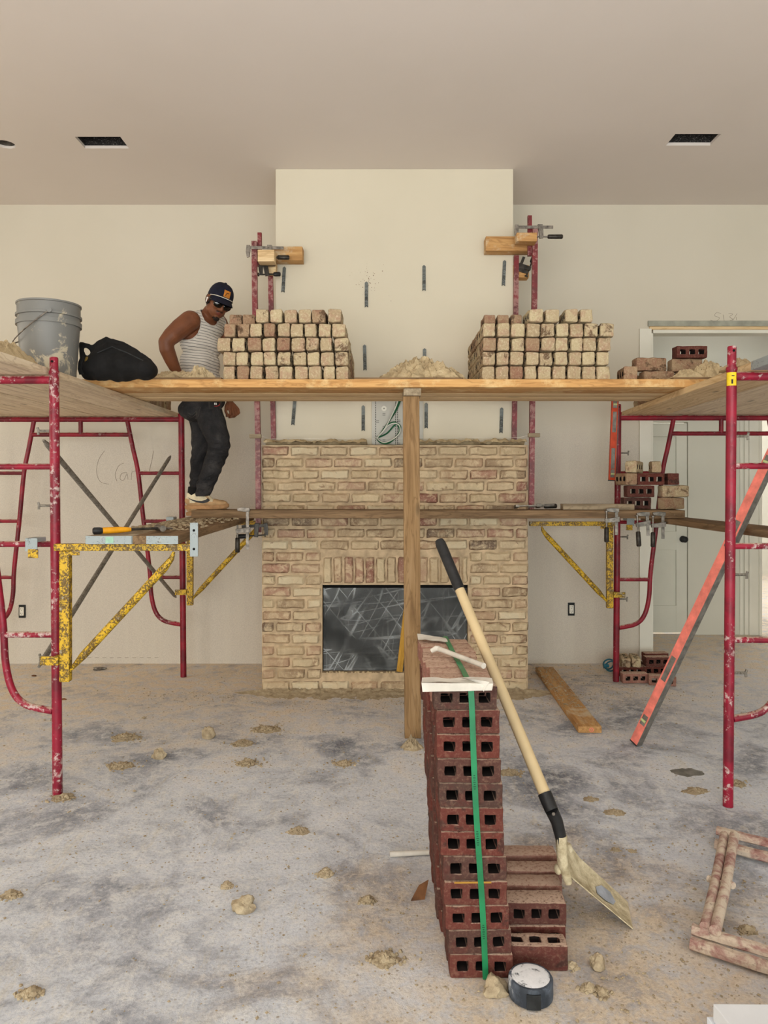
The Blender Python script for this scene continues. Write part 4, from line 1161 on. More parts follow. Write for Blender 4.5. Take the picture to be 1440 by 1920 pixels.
# ---- the strapped stack
SX, SD, NT, NR, PT = .2565, 2.205, 9, 12, .0745
PH = .0722
tops = [R.random() for _ in range(3)]
SLE = []
for t in range(NT):
    for r in range(NR):
        lean = -.0265 * (r - 5.5) / 5.5 * .85
        x = SX + lean + J(.0045) + (.006 if t in (0, 1, 2) else -.006) + (-.012 if r in (8, 9, 10) and t == 0 else 0) * 0
        z = PH * r + PH / 2
        rr = NR - r
        dusty = (t == 0 and r in (2, 3, 7)) 
        o = brick(RED if not (r == NR - 1 and t) else DRED, (x, SD + PT * (t + .5) + (J(.004) * .4 - .0018 if t == 0 else 0), z), (J(.012) if t == 0 else 0, J(.012), J(.018) + (PI if R.random() < .5 else 0)),
                  'red three-hole brick, %s from the top in the %s tier back of the strapped stack' % (ORD[rr], ORD[t + 1]) if t else 'red brick with three dark holes, %s from top, front of the strapped stack' % ORD[rr],
                  'red bricks of the strapped stack', (1, .99, .985))
STZ = PH * NR
# ---- bricks beside the stack
GS = 'loose red bricks beside the strapped stack'
def fbrick(px, py, pool, rot, lab, grp, z, D, sc=(1, 1, 1)):
    return brick(pool, (XP(px, D), D, z), rot, lab, grp, sc)
# front: bed up, holes on the slope of its top
fbrick(1003, 0, RED, (Z90 , 0, -.03), 'red brick lying flat with three holes up, first of the loose row by the stack', GS, .038, 2.275, (1.0, 1, 1.0))
for (px, D, z, tl, lab, pool) in ((1001, 2.47, .0365, .06, 'lower dark red brick hidden behind the flat front brick beside the stack', RED), (1004, 2.565, .0365, -.0, 'dark red brick at floor level, second from the front beside the stack', RED),
                                   (1002, 2.47, .1095, .05, 'dark brown brick with three holes leaning in the middle of the loose row', RED), (997, 2.57, .1095, .0, 'red brick with three holes, dusty top, third from the front beside the stack', DRED),
                                   (1000, 2.66, .0365, 0, 'red brick low in the loose row beside the stack, fourth from the front', RED), (998, 2.66, .1095, 0, 'dusty red brick upper fourth in the loose row beside the stack', DRED),
                                   (997, 2.76, .0365, 0, 'red brick low in the loose row beside the stack, fifth from the front', RED), (992, 2.77, .1095, .02, 'dust-covered pale brick, farthest upper one in the loose row beside the stack', DRED)):
    fbrick(px, 0, pool, (tl, 0, J(.03)), lab, GS, z + .0005, D - .085)
# ---- lower plank, by the doorway
GL = 'bricks piled on the lower plank by the doorway'
zp = 1.2595 + .0275
def lb(px, D, row, pool, rz, lab, sc=(1, 1, 1), ry=0, tilt=0):
    if pool is RED: sc = (1, 1, 1.10)
    if pool in (PALE, DPALE) and rz < .9: tilt = Z90
    return brick(pool, (XP(px, D), D, zp + .042 + row * .0825), (tilt, ry, rz), lab, GL, sc)
S = (1, 1, 1.0)
lb(1192, 5.135, 0, RED, 0.02, 'red brick at the bottom of the lower pile, nearest the wood offcut')
lb(1258, 5.10, 0, DPALE, .55, 'pale-ended brick at the bottom of the lower pile, turned towards the doorway')
lb(1198, 5.085, 1, RED, .05, 'dark red brick with two dark holes, second row of the lower pile')
lb(1262, 5.09, 1, PALE, .10, 'pale brick jutting out towards the doorway, second row of the lower pile')
lb(1174, 5.10, 2, DPALE, Z90 + .1, 'pale-sided brick at the end of the third row of the lower pile')
lb(1217, 5.10, 2, RED, .02, 'red brick with two dark holes, third row of the lower pile')
lb(1257, 5.13, 2, RED, 1.42, 'dark brick turned end on, third row of the lower pile towards the doorway')
lb(1189, 5.11, 3, PALE, 1.0, 'pale brick on top of the lower pile, nearest the post')
lb(1228, 5.12, 3, PALE, 1.35, 'smaller pale brick on top of the lower pile, second from the post', (.9, .8, .95))
# ---- on the doorway-side platform
GU = 'bricks stacked on the doorway-side platform'
zu = ZB + .0385
def ub(px, D, z, pool, rot, lab, sc=(1, 1, 1)): return brick(pool, (XP(px, D), D, z), rot, lab, GU, sc)
zt2 = ZT + .0405
ub(1176, 4.385, zt2, DPALE, (0, 0, Z90 - .1), 'dusty dark brick end, bottom row of the doorway-side platform stack, nearest the pale pile')
ub(1231, 4.52, zt2, DPALE, (Z90, 0, .06), 'tan brick lying lengthwise, bottom row of the doorway-side platform stack')
ub(1297, 4.53, zt2, DPALE, (Z90, 0, .03), 'tan brick lengthwise beside the mortar, bottom row of the doorway-side platform stack')
ub(1196, 4.75, zt2, DPALE, (0, 0, Z90 - .1), 'dusty brick at the back of the bottom row on the doorway-side platform')
ub(1217, 4.52, zt2 + .081, DPALE, (Z90, 0, .10), 'tan brick lengthwise, second row of the doorway-side platform stack')
ub(1284, 4.56, zt2 + .081, DPALE, (Z90, 0, .03), 'tan brick under the three-hole red one on the doorway-side platform')
ub(1293, 4.53, zt2 + .157, RED, (0, 0, .02), 'dark red brick with three dark holes topping the doorway-side platform stack')
for i in range(7):
    ub(1, 1, 0, DPALE, (0, 0, 0), 'x') if False else brick(DPALE if i % 3 else PALE, (1.975 + .012 * J(1), 5.02 + .097 * i, zu + .0405), (0, 0, J(.03)), 'tan brick end under the bridge on the doorway-side platform, %s from the viewer' % ORD[i + 1], 'bricks stored under the bridge on the doorway side')
# ---- on the worker-side platform
for i in range(7):
    brick(PALE if i % 2 else DPALE, (-1.70 + .010 * J(1), 5.02 + .097 * i, zu + .0405), (0, 0, J(.03)), 'tan brick end under the bridge behind the worker-side platform edge, %s from the viewer' % ORD[i + 1], 'bricks stored under the bridge beside the worker')
for i, (x, y, r, rz, pool, lab) in enumerate(((-1.70, 5.03, 1, .02, DRED, 'dusty brick in the second row of the stack behind the black bag'), (-1.70, 5.128, 1, -.03, DPALE, 'tan brick in the second row behind the black bag, farther one'), (-1.70, 5.03, 2, .05, DPALE, 'tan brick in the third row of the stack behind the black bag'), (-1.70, 5.128, 2, 0, DRED, 'dusty brick in the third row behind the black bag, farther one'),
                                            (-1.735, 5.07, 3, .35, DRED, 'dark brick with holes topping the stack behind the black bag'))):
    brick(pool, (x, y, zu + .0405 + .081 * r), (0, 0, rz), lab, 'bricks stacked behind the black bag')
# ---- on the floor by the doorway-side post
GF = 'bricks on the floor at the foot of the doorway-side frame'
for (px, py, z, D, rz, pool, lab) in ((1188.5, 0, .037, 5.50, .02, DRED, 'dusty brick with three holes standing in front of the small floor pile by the frame'), (1241, 0, .037, 5.43, -.25, DRED, 'brick with one visible hole in front of the floor pile, half behind the red level'),
                                      (1181, 0, .037, 5.70, .0, RED, 'dark brick at the bottom of the floor pile nearest the frame post'), (1226, 0, .037, 5.72, .1, RED, 'dark brick at the bottom of the floor pile on the doorway side'),
                                      (1231, 0, .111, 5.70, .03, RED, 'dark red brick with two holes on top of the floor pile'), (1226, 0, .037, 5.83, .0, RED, 'dark brick at the back of the floor pile on the doorway side'), (1228, 0, .111, 5.83, .05, RED, 'dark brick on top at the back of the floor pile on the doorway side')):
    brick(pool, (XP(px, D), D, z), (0, 0, rz), lab, GF)
for (px, D, rz, lab) in ((1171, 5.73, 1.38, 'tan brick laid flat with holes up on the floor pile, nearest the post'), (1190, 5.73, 1.38, 'second tan brick laid flat with holes up on the floor pile')):
    brick(PALE, (XP(px, D), D, .108), (Z90, 0, rz), lab, GF, (1, .86, .84))
from mathutils.bvhtree import BVHTree
# ================================================================== mortar boards and heaps
def mortar_board(lab, x0, x1, y0, y1, z):
    m = MB(); n = 14; vs, fs = [], []
    for i in range(n + 1):
        for j in range(3):
            x = x0 + (x1 - x0) * i / n; y = y0 + (y1 - y0) * j / 2
            vs.append((x, y, z))
    for i in range(n):
        for j in range(2): a = i * 3 + j; fs.append((a, a + 3, a + 4, a + 1))
    b = len(vs); vs += [(x, y, zz + .010) for x, y, zz in vs]; fs2 = [tuple(b + k for k in f) for f in fs]
    rim = [i * 3 for i in range(n + 1)] + [n * 3 + 1, n * 3 + 2] + [i * 3 + 2 for i in range(n - 1, -1, -1)] + [1]
    fs = [tuple(reversed(f)) for f in fs] + fs2 + [(rim[i], rim[(i + 1) % len(rim)], b + rim[(i + 1) % len(rim)], b + rim[i]) for i in range(len(rim))]
    m.add(vs, fs)
    return obj('mortar_board', m, MT['pine_brown'], lab, 'board', 'plywood mortar boards on the bridge', origin=((x0 + x1) / 2, (y0 + y1) / 2, z))
mortar_board('thin plywood mortar board on the bridge between the black bag and the worker-side bricks', XP(182, 4.28), XP(416, 4.28), 4.27, 4.75, ZT + .001)
mortar_board('thin plywood mortar board in the middle of the bridge between the two brick piles', XP(664, 4.28), XP(868, 4.28), 4.27, 4.80, ZT + .001)
mortar_board('thin plywood mortar board at the doorway end of the bridge', XP(1262, 4.26), XP(1366, 4.26), 4.255, 4.44, ZT + .001)
ZBD = ZT + .0118
def heap(lab, parts, seed, smooth=True, crumbs=40, spread=None):
    m = MB()
    for (c, rx, ry, h, sd, ro) in parts:
        d = dome(c, rx, ry, h, sd, ro * .8, 90, 36, 3.6)
        d.v = [p + V((0, 0, max(0, min(1, (p.z - c[2]) / .02)))) * (.006 * noise.noise(p * 45) + .005 * abs(noise.noise(p * 95)))  for p in d.v]; m.add(d.v, d.f)
    c, rx, ry = parts[0][0], parts[0][1], parts[0][2]
    for i in range(crumbs):
        a = R.uniform(0, 2 * PI); k = R.uniform(.75, 1.12); r = R.uniform(.004, .012)
        rk = rock(V(c) + V((math.cos(a) * rx * k, math.sin(a) * ry * k, 0)), (r, r, r * .8), i, .4, 1); m.add(rk.v, rk.f)
    return obj('mortar_heap', m, MT['mortar'], lab, 'mortar', 'heaps of sand-coloured mortar on the bridge', origin=c, smooth=smooth)
heap('tall heap of sandy mortar in the middle of the bridge', [((XP(790, 4.5), 4.5, ZBD), .235, .19, .145, 3.1, .5), ((XP(838, 4.48), 4.47, ZBD), .11, .13, .085, 5.2, .5), ((XP(758, 4.45), 4.44, ZBD), .12, .12, .075, 8.4, .5)], 3)
heap('low spread of wet mortar on the board in front of the worker', [((XP(335, 4.42), 4.45, ZBD), .215, .15, .06, 2.2, .55), ((XP(374, 4.4), 4.40, ZBD), .10, .10, .075, 4.4, .5), ((XP(290, 4.4), 4.42, ZBD), .20, .12, .030, 6.1, .6)], 5)
heap('sandy mortar heap between the three-hole brick and the nearest doorway-side post', [((XP(1330, 4.36), 4.355, ZBD), .150, .085, .105, 9.3, .5), ((XP(1290, 4.34), 4.345, ZBD), .11, .07, .055, 1.7, .5)], 6)
# mortar left on the ends of the platforms
m = dome((-1.655, 3.30, ZB + .0385), .065, .24, .075, 4.8, .3, 80, 26, 6); obj('mortar_patch', m, MT['mortar'], 'mortar dumped on the overhanging end of the planks at far left', 'mortar', 'mortar on the platforms', origin=(-1.655, 3.30, ZB + .0385), smooth=True)
m = dome((1.70, 3.60, ZB + .0385), .07, .14, .055, 7.8, .35, 50, 18, 5); obj('mortar_patch', m, MT['mortar'], 'mortar lying on the platform just behind the nearest doorway-side post', 'mortar', 'mortar on the platforms', origin=(1.70, 3.60, ZB + .0385), smooth=True)
# crumbs along the bracket boards
m = MB()
for i in range(260):
    x, y = R.uniform(-1.33, -.95), R.uniform(3.66, 4.95); r = R.uniform(.003, .011)
    rk = rock((x, y, 1.2318), (r * 1.3, r, r * .7), i, .45, 1); m.add(rk.v, rk.f)
obj('mortar_crumbs', m, MT['dry_mortar'], 'dry mortar crumbs scattered along the boards on the yellow brackets', 'mortar crumbs', kind='stuff', smooth=True)
# ------------------------------------------------------------------ bucket
BK = P(92, 700, 3.86); BKz = ZB + .0385
bk = Thing('bucket', 'grey plastic bucket splashed with mortar, standing on the platform at far left', 'bucket', (BK.x, 3.86, BKz))
TB = Matrix.Translation((BK.x, 3.86, BKz))
m = MB(); m.lathe([(.0, .004), (.125, .004), (.128, 0), (.131, .004), (.149, .255), (.150, .262)], 48, TB, False); m.lathe([(.150, .262), (.158, .262), (.158, .285), (.150, .287), (.150, .305), (.159, .307), (.159, .318), (.152, .320), (.152, .366), (.157, .368), (.157, .376), (.150, .378), (.147, .376), (.146, .30), (.127, .012), (0, .010)], 48, TB)
bk.part('shell', m, MT['bucket_plastic'], smooth=True)
m = MB()
for s in (-1, 1):
    m.tube([V((BK.x, 3.86, BKz)) + V((.158 * math.sin(a), -.158 * math.cos(a), .315)) for a in (.42, .42)][0:1] + [V((BK.x, 3.86, BKz)) + V((.172 * math.sin(.42), -.172 * math.cos(.42), .315))], .012, 12)
    break
bk.part('handle_ear', m, MT['bucket_plastic'], smooth=True)
m = MB(); pts = []
for k in range(25):
    a = .42 - PI * k / 24; dz = -.145 * math.sin(PI * min(1, k / 24 * 1.0))
    pts.append(V((BK.x, 3.86, BKz)) + V((.168 * math.sin(a), -.168 * math.cos(a), .315 + dz)))
m.tube(pts, .0035, 8); bk.part('wire_handle', m, MT['grey_steel'], smooth=True)
# ------------------------------------------------------------------ black bag
bz = ZB + .0385
bg = Thing('tool_bag', 'slumped black cloth tool bag lying open between the bucket and the mortar board', 'bag', (-1.62, 4.03, bz))
m = MB(); DB = 4.04
def bagc(px, py, D=DB): return P(px, py, D)
for (px, py, rx, ry, rz) in ((200, 682, .12, .09, .09), (235, 686, .12, .10, .085), (268, 693, .07, .09, .06), (205, 665, .085, .075, .07), (180, 690, .085, .08, .07), (224, 667, .09, .07, .055), (166, 692, .045, .06, .06)):
    c = bagc(px, py); m.ell(c, (rx, ry, rz), None, 24, 14)
m.chain([(bagc(160, 690), .026), (bagc(156, 665), .018), (bagc(152, 644), .012)]); m.chain([(bagc(152, 644), .012), (bagc(165, 648), .012), (bagc(180, 653), .02)])
m.chain([(bagc(176, 652), .016), (bagc(200, 637), .022), (bagc(222, 642), .022), (bagc(250, 660), .022), (bagc(280, 676), .014)])
me = remesh(m, .0085, 6)
for v in me.vertices:
    p = v.co
    d = V((noise.noise(p * 9), noise.noise(p * 9 + V((5, 0, 0))), noise.noise(p * 9 + V((0, 7, 0))))) * .016
    d += V((0, 0, 1)) * .010 * noise.noise(V((p.x * 30, p.y * 10, p.z * 14)))
    v.co = p + d
    if v.co.z < bz + .002: v.co.z = bz + .002
    v.co -= bg.loc
o = link('bag_body', me, MT['bag_cloth'], bg.o)
m = MB(); m.tube([bagc(156, 668, 3.97), bagc(151, 680, 3.965), bagc(150, 692, 3.97), bagc(153, 702, 3.98)], .006, 6, flat=2.2); bg.part('strap', m, MT['bag_cloth'], smooth=True)
m = MB(); m.tube([bagc(182, 662, 3.958), bagc(210, 650, 3.952), bagc(240, 662, 3.945), bagc(268, 676, 3.95)], .0035, 6); bg.part('zip', m, MT['black_rubber'], smooth=True)
m = MB(); m.ell(bagc(163, 676, 3.985), (.012, .010, .022)); bg.part('lining', m, MT['bag_lining'], smooth=True)
# ------------------------------------------------------------------ hammer on the bracket board
hz = 1.2295
hm = Thing('hammer', 'yellow-handled hammer with a black grip end lying on the banded board at left', 'hammer', P(215, 997, 3.42))
a, b = V((XP(174, 3.41), 3.41, hz + .017)), V((XP(240, 3.46), 3.50, hz + .019)); c = V((XP(290, 3.5), 3.585, hz + .020)); d = (b - a).normalized()
m = MB(); m.tube([a, a + d * .006, a + d * .03, a + d * .042], [.012, .0165, .0165, .014], 14); gp = hm.part('grip_end', m, MT['black_grip'], smooth=True)
m = MB(); m.tube([a + d * .042, a + d * .06, a + d * .12, b - d * .012, b], [.0145, .0155, .0145, .0115, .009], 14); hm.part('handle', m, MT['hammer_yellow'], smooth=True)
m = MB(); m.tube([b, c], .0062, 10); hm.part('shaft', m, MT['dark_steel'], smooth=True)
m = MB(); sd = V((d.y, -d.x, 0)); m.tube([c - sd * .045, c - sd * .03, c + sd * .02, c + sd * .05], [.017, .017, .013, .015], 14); m.tube([c + d * .0 - sd * .01, c + d * .06 + V((0, 0, -.004))], [.013, .006], 10, True, .7); hm.part('head', m, MT['grey_steel'], smooth=True)
# ------------------------------------------------------------------ strap, paper and papers on the brick stack
st = Thing('packing_strap', 'green plastic packing strap wrapped over the stack of red bricks', 'strap', (SX + .03, SD, 0))
m = MB(); w = .0085; yf = SD - .0078
cx = lambda z: SX + .020 - .0265 * (z - .43) / .43 * .85
zs = [.004 + (STZ + .0) * k / 16 for k in range(17)]
top = STZ + .0048
pts = [(cx(z) + .002 * math.sin(z * 9), yf, z) for z in zs]; pts += [(cx(STZ) + .0, yf + .004, top - .004), (cx(STZ), yf + .012, top)]
yb = SD + PT * NT + .008
pts += [(cx(STZ) - .018 * k / 8, yf + .012 + (yb - yf - .012) * k / 8, top + .0015 * math.sin(k)) for k in range(1, 9)] + [(cx(STZ) - .018, yb + .004, top - .012)]
pts += [(cx(z) - .02, yb + .004, z) for z in reversed(zs)]
vs, fs = [], []
for i, p in enumerate(pts):
    for s in (-1, 1):
        for t in (0, .0012):
            nrm = V((0, -1, 0)) if i < 17 else (V((0, 0, 1)) if i < 28 else V((0, 1, 0)))
            vs.append(V(p) + V((s * w, 0, 0)) + nrm * t)
for i in range(len(pts) - 1):
    a = i * 4
    for p, q in ((0, 2), (2, 3), (3, 1), (1, 0)): fs.append((a + p, a + q, a + 4 + q, a + 4 + p))
m.add(vs, fs); st.part('strap_band', m, MT['strap_green'])
m = MB()
for zc in (.03 * 1 + .095, .40, .565):
    for k in range(7):
        z = zc + k * .0065; m.box((cx(z) + .002 * math.sin(z * 9) - .0005, yf - .0015, z), (.0075 if k % 2 else .005, .0004, .0022))
st.part('strap_print', m, MT['strap_ink'])
def paper(name, lab, quad, mat='white_paper', th=.0012, bend=.006, nx=12, ny=4, grp='white paper edge guards on the strapped stack'):
    a, b, c, d = [V(q) for q in quad]; m = MB(); vs, fs = [], []
    sd = R.random() * 30
    for i in range(nx + 1):
        for j in range(ny + 1):
            u, v = i / nx, j / ny
            p = (a * (1 - u) + b * u) * (1 - v) + (d * (1 - u) + c * u) * v
            vs.append(p + V((0, 0, 1)) * bend * noise.noise(V((u * 4 + sd, v * 2, sd))))
    for i in range(nx):
        for j in range(ny): q = i * (ny + 1) + j; fs.append((q, q + ny + 1, q + ny + 2, q + 1))
    bq = len(vs); vs += [p + V((0, 0, -th)) for p in vs]; fs += [tuple(bq + k for k in reversed(f)) for f in fs]
    m.add(vs, fs); return obj(name, m, MT[mat], lab, 'paper', grp, origin=a, smooth=True)
z = STZ + .0115
xl_, xr_ = XP(790, 2.2), XP(924, 2.2)
pp = Thing('edge_guard', 'folded white paper edge guard across the front top edge of the strapped bricks', 'paper guard', ((xl_ + xr_) / 2, SD, z), 'white paper edge guards on the strapped stack')
def sheet(quad, bend=.005, nx=14, ny=3, th=.0014, up=(0, 0, 1)):
    a, b, c, d = [V(q) for q in quad]; m = MB(); vs, fs = [], []; sd = R.random() * 30
    for i in range(nx + 1):
        for j in range(ny + 1):
            u, v = i / nx, j / ny
            vs.append((a * (1 - u) + b * u) * (1 - v) + (d * (1 - u) + c * u) * v + V(up) * bend * noise.noise(V((u * 4 + sd, v * 2, sd))))
    for i in range(nx):
        for j in range(ny): q = i * (ny + 1) + j; fs.append((q, q + ny + 1, q + ny + 2, q + 1))
    bq = len(vs); vs += [p - V(up) * th for p in vs]; fs += [tuple(bq + k for k in reversed(f)) for f in fs]
    return m.add(vs, fs)
pp.part('top_flap', sheet([(xl_, SD - .013, z + .001), (xr_, SD - .013, z - .002), (xr_ + .002, SD + .028, z + .004), (xl_ + .004, SD + .03, z + .004)], .004), MT['white_paper'], smooth=True)
pp.part('front_flap', sheet([(xl_, SD - .0135, z), (xr_, SD - .0135, z - .002), (xr_ - .004, SD - .0145, z - .022), (xl_ + .003, SD - .0145, z - .026)], .003, 14, 3, .0014, (0, -1, 0)), MT['white_paper'], smooth=True)
q = SX - .0265 * .85
pp.part('loose_corner', sheet([(q - .02, SD - .016, z + .016), (q + .075, SD - .018, z + .004), (q + .058, SD - .018, z - .022), (q + .035, SD + .016, z + .010)], .004, 8, 4), MT['white_paper'], smooth=True)
paper('paper_scrap', 'white paper flap lifting at the far top corner of the strapped bricks', [(XP(782, 2.86), 2.85, STZ + .022), (XP(836, 2.84), 2.84, STZ + .009), (XP(840, 2.78), 2.78, STZ + .008), (XP(784, 2.8), 2.80, STZ + .014)], bend=.004)
m = MB(); a, b = V((XP(820, 2.62), 2.60, STZ + .0225)), V((XP(907, 2.36), 2.36, STZ + .0205))
m.tube([a, a + (b - a) * .1, b - (b - a) * .05, b], [.010, .0085, .0085, .0095], 14); m.tube([a + V((-.022, .0, -.009)), a + V((-.006, -.004, .001)), a + (b - a) * .03], [.008, .010, .009], 12)
obj('paper_roll', m, MT['white_paper'], 'rolled white paper tube lying across the top of the strapped bricks', 'paper roll', origin=a, smooth=True)
m = MB(); a, b = PF(731, 1607), PF(812, 1603); a.z = b.z = .011; m.tube([a, a + (b - a) * .06, b], [.0105, .011, .009], 14)
obj('paper_roll', m, MT['white_paper'], 'white paper tube on the floor poking out behind the strapped stack', 'paper roll', origin=a, smooth=True)
board('stack_lath', 'thin timber lath caught between courses of the strapped stack', 'lath', (SX - .05, SD - .0065, PH * 4 - .001), (SX + .06, SD - .0065, PH * 4), .004, .005, MT['pine_yellow'])
m = MB(); c = PF(786, 1690); m.add([c + V((-.03, 0, .001)), c + V((.02, .01, .001)), c + V((.035, .03, .06)), c + V((.0, .02, .045))], [(0, 1, 2, 3)]); m.add([c + V((-.03, .002, .001)), c + V((.02, .012, .001)), c + V((.035, .032, .06)), c + V((.0, .022, .045))], [(3, 2, 1, 0)])
obj('cardboard_scrap', m, MT['scrap_brown'], 'brown torn cardboard scrap on the floor against the strapped stack', 'scrap', origin=c)
# ------------------------------------------------------------------ shovel
tip = PF(1187, 1741)
A0 = P(1022, 1490, 2.42); A1 = P(823, 1012, 2.93)
sh = Thing('shovel', 'square-mouth shovel caked with mortar, wooden handle leaning on the strapped bricks', 'shovel', (tip.x, tip.y, 0))
d = (A1 - A0).normalized(); L = (A1 - A0).length
m = MB(); m.tube([A0 - d * .02, A0 + d * .1, A0 + d * (L * .72), A1 - d * .20], [.0195, .0195, .0185, .018], 18); sh.part('handle', m, MT['shovel_wood'], smooth=True)
m = MB(); m.tube([A1 - d * .225, A1 - d * .215, A1 - d * .05, A1 - d * .02, A1 - d * .004, A1], [.0185, .0205, .021, .0205, .017, .010], 18); sh.part('grip', m, MT['black_grip'], smooth=True)
B0 = P(1052, 1572, 2.40); B1 = P(1055, 1618, 2.40); B2 = P(1066, 1655, 2.41)
m = MB(); m.tube([A0 + d * .005, A0 - d * .02, A0 - d * .05], [.0225, .0225, .0215], 18); m.tube([A0 - d * .05, P(1044, 1540, 2.405), B0, B1, B2], [.021, .020, .0185, .016, .011], 16)
sk = sh.part('socket', m, MT['black_grip'], smooth=True)
m = MB(); p = A0 - d * .055; m.tube([p + V((-.002, -.024, .004)), p + V((0, -.019, .004))], .005, 10); sh.part('rivet', m, MT['grey_steel'], parent=sk, smooth=True)
m = MB(); m.tube([B0 + V((0, 0, .01)), B1, B2], [.0192, .0175, .0125], 14); sh.part('socket_mortar', m, MT['blade_mortar'], parent=sk, smooth=True)
# blade: a shallow dish from the shoulders S0, S1 to the cutting edge E0, E1
E0 = PF(1187, 1742, .004); E1 = PF(1177, 1692, .008)
S0 = P(1049, 1638, 2.41); S1 = P(1066, 1601, 2.575)
m = MB(); nu, nv = 16, 14; vs, fs = [], []
for i in range(nu + 1):
    u = i / nu
    for j in range(nv + 1):
        v = j / nv
        p = (S0 * (1 - u) + E0 * u) * (1 - v) + (S1 * (1 - u) + E1 * u) * v
        lip = (abs(2 * v - 1) ** 3) * .022 * (1 - u * .9) + max(0, .18 - u) * .10
        vs.append(p + V((.0, 0, lip - .012 * math.sin(PI * u) * (1 - abs(2 * v - 1)))))
b = len(vs)
for i in range(nu):
    for j in range(nv): q = i * (nv + 1) + j; fs.append((q, q + nv + 1, q + nv + 2, q + 1))
vs += [p + V((-.0015, 0, -.0025)) for p in vs]; fs += [tuple(b + k for k in reversed(f)) for f in fs]
rim = [i * (nv + 1) for i in range(nu + 1)] + [nu * (nv + 1) + j for j in range(1, nv + 1)] + [i * (nv + 1) + nv for i in range(nu - 1, -1, -1)] + [j for j in range(nv - 1, 0, -1)]
fs += [(rim[i], rim[(i + 1) % len(rim)], b + rim[(i + 1) % len(rim)], b + rim[i]) for i in range(len(rim))]
m.add(vs, fs); bl = sh.part('blade', m, MT['blade_mortar'], smooth=True, label='mortar-caked square blade')
m = MB(); k = lambda u, v: (S0 * (1 - u) + E0 * u) * (1 - v) + (S1 * (1 - u) + E1 * u) * v + V((0, 0, .004 + (abs(2 * v - 1) ** 3) * .022 * (1 - u * .9) - .012 * math.sin(PI * u) * (1 - abs(2 * v - 1))))
poly = [k(.50, .42), k(.62, .36), k(.74, .44), k(.78, .62), k(.70, .80), k(.56, .80), k(.47, .62)]
m.add(poly, [tuple(range(len(poly)))]); sh.part('bare_patch', m, MT['blade_steel'], parent=bl)
m = MB(); m.ell(S0 + V((-.004, .005, .012)), (.012, .02, .016)); m.ell(S1 + V((-.0, -.0, .016)), (.014, .022, .022)); sh.part('shoulder', m, MT['blade_mortar'], parent=bl, smooth=True)
# ------------------------------------------------------------------ round tub
c = PF(995, 1868); TT = Matrix.Translation((c.x, c.y, .001))
tb = Thing('tape_roll', 'squat round black roll with a white plaster-smeared top on the floor', 'roll', (c.x, c.y, 0))
m = MB(); m.lathe([(.0, .0), (.058, 0), (.0625, .004), (.0635, .02), (.0628, .036), (.063, .052), (.060, .057), (.054, .058)], 48, TT); tb.part('side', m, MT['tub_side'], smooth=True)
m = MB(); m.lathe([(.0545, .0575), (.045, .059), (.02, .060), (0, .060)], 40, TT); tb.part('plaster_smear', m, MT['plaster_top'], smooth=True, label='white plaster smear on the top')
m = MB(); 
for k in range(12):
    a0 = -1.9 + k * .05; m.box((c.x + .064 * math.cos(a0), c.y + .064 * math.sin(a0), .026), (.004, .004, .042))
tb.part('loose_end', m, MT['black_rubber'], smooth=False)
# ------------------------------------------------------------------ folded stand on the floor
fs_ = Thing('folding_stand', 'folded mortar-caked metal stand with paired bars lying on the floor', 'stand', PF(1350, 1690))
def FL(px, py, z): 
    D = F * (H - z) / (py - HY); return V(((px - CX) * D / F, D, z))
def flat_bar(name, a, b, w=.034, t=.022):
    a, b = V(a), V(b); M = Matrix.Translation((a + b) / 2) @ axes(b - a); L = (b - a).length
    m = MB(); n = 24; vs, fs = [], []
    for i in range(n + 1):
        x = -L / 2 + L * i / n
        for k in range(8):
            an = 2 * PI * (k + .5) / 8; q = V((0, math.cos(an) * w * .54, math.sin(an) * t * .54)) * (1 + .14 * noise.noise(V((x * 22, k * 1.7, L * 9))))
            vs.append((x, q.y, q.z))
    for i in range(n):
        for k in range(8): fs.append((8 * i + k, 8 * i + (k + 1) % 8, 8 * i + 8 + (k + 1) % 8, 8 * i + 8 + k))
    fs += [tuple(range(7, -1, -1)), tuple(8 * n + k for k in range(8))]
    m.add(vs, fs, M); return fs_.part(name, m, MT['caked_red'])
flat_bar('foot_bar', FL(1298, 1742, .05), FL(1520, 1808, .05), .04, .03); flat_bar('foot_bar', FL(1295, 1768, .022), FL(1520, 1840, .022), .044, .034)
flat_bar('top_bar', FL(1344, 1557, .06), FL(1520, 1600, .06), .05, .028); flat_bar('top_bar', FL(1341, 1582, .03), FL(1520, 1628, .03), .05, .034)
m = MB(); m.tube([FL(1358, 1566, .09), FL(1340, 1660, .085), FL(1322, 1738, .075)], .0165, 14); fs_.part('leg_tube', m, MT['caked_red'], smooth=True)
m = MB(); m.tube([FL(1377, 1566, .10), FL(1361, 1660, .09), FL(1341, 1745, .078)], .0175, 14); fs_.part('leg_tube', m, MT['caked_red'], smooth=True)
m = MB(); m.tube([FL(1330, 1648, .085), FL(1374, 1660, .09)], .006, 10); m.tube([FL(1328, 1647, .085), FL(1332, 1649, .085)], .012, 10); m.tube([FL(1369, 1657, .09), FL(1375, 1661, .09)], .012, 10); fs_.part('pivot_bolt', m, MT['caked_red'], smooth=True)
m = MB(); m.tube([FL(1360, 1556, .05), FL(1342, 1640, .045), FL(1325, 1730, .04)], .010, 10); fs_.part('back_tube', m, MT['caked_red'], smooth=True)
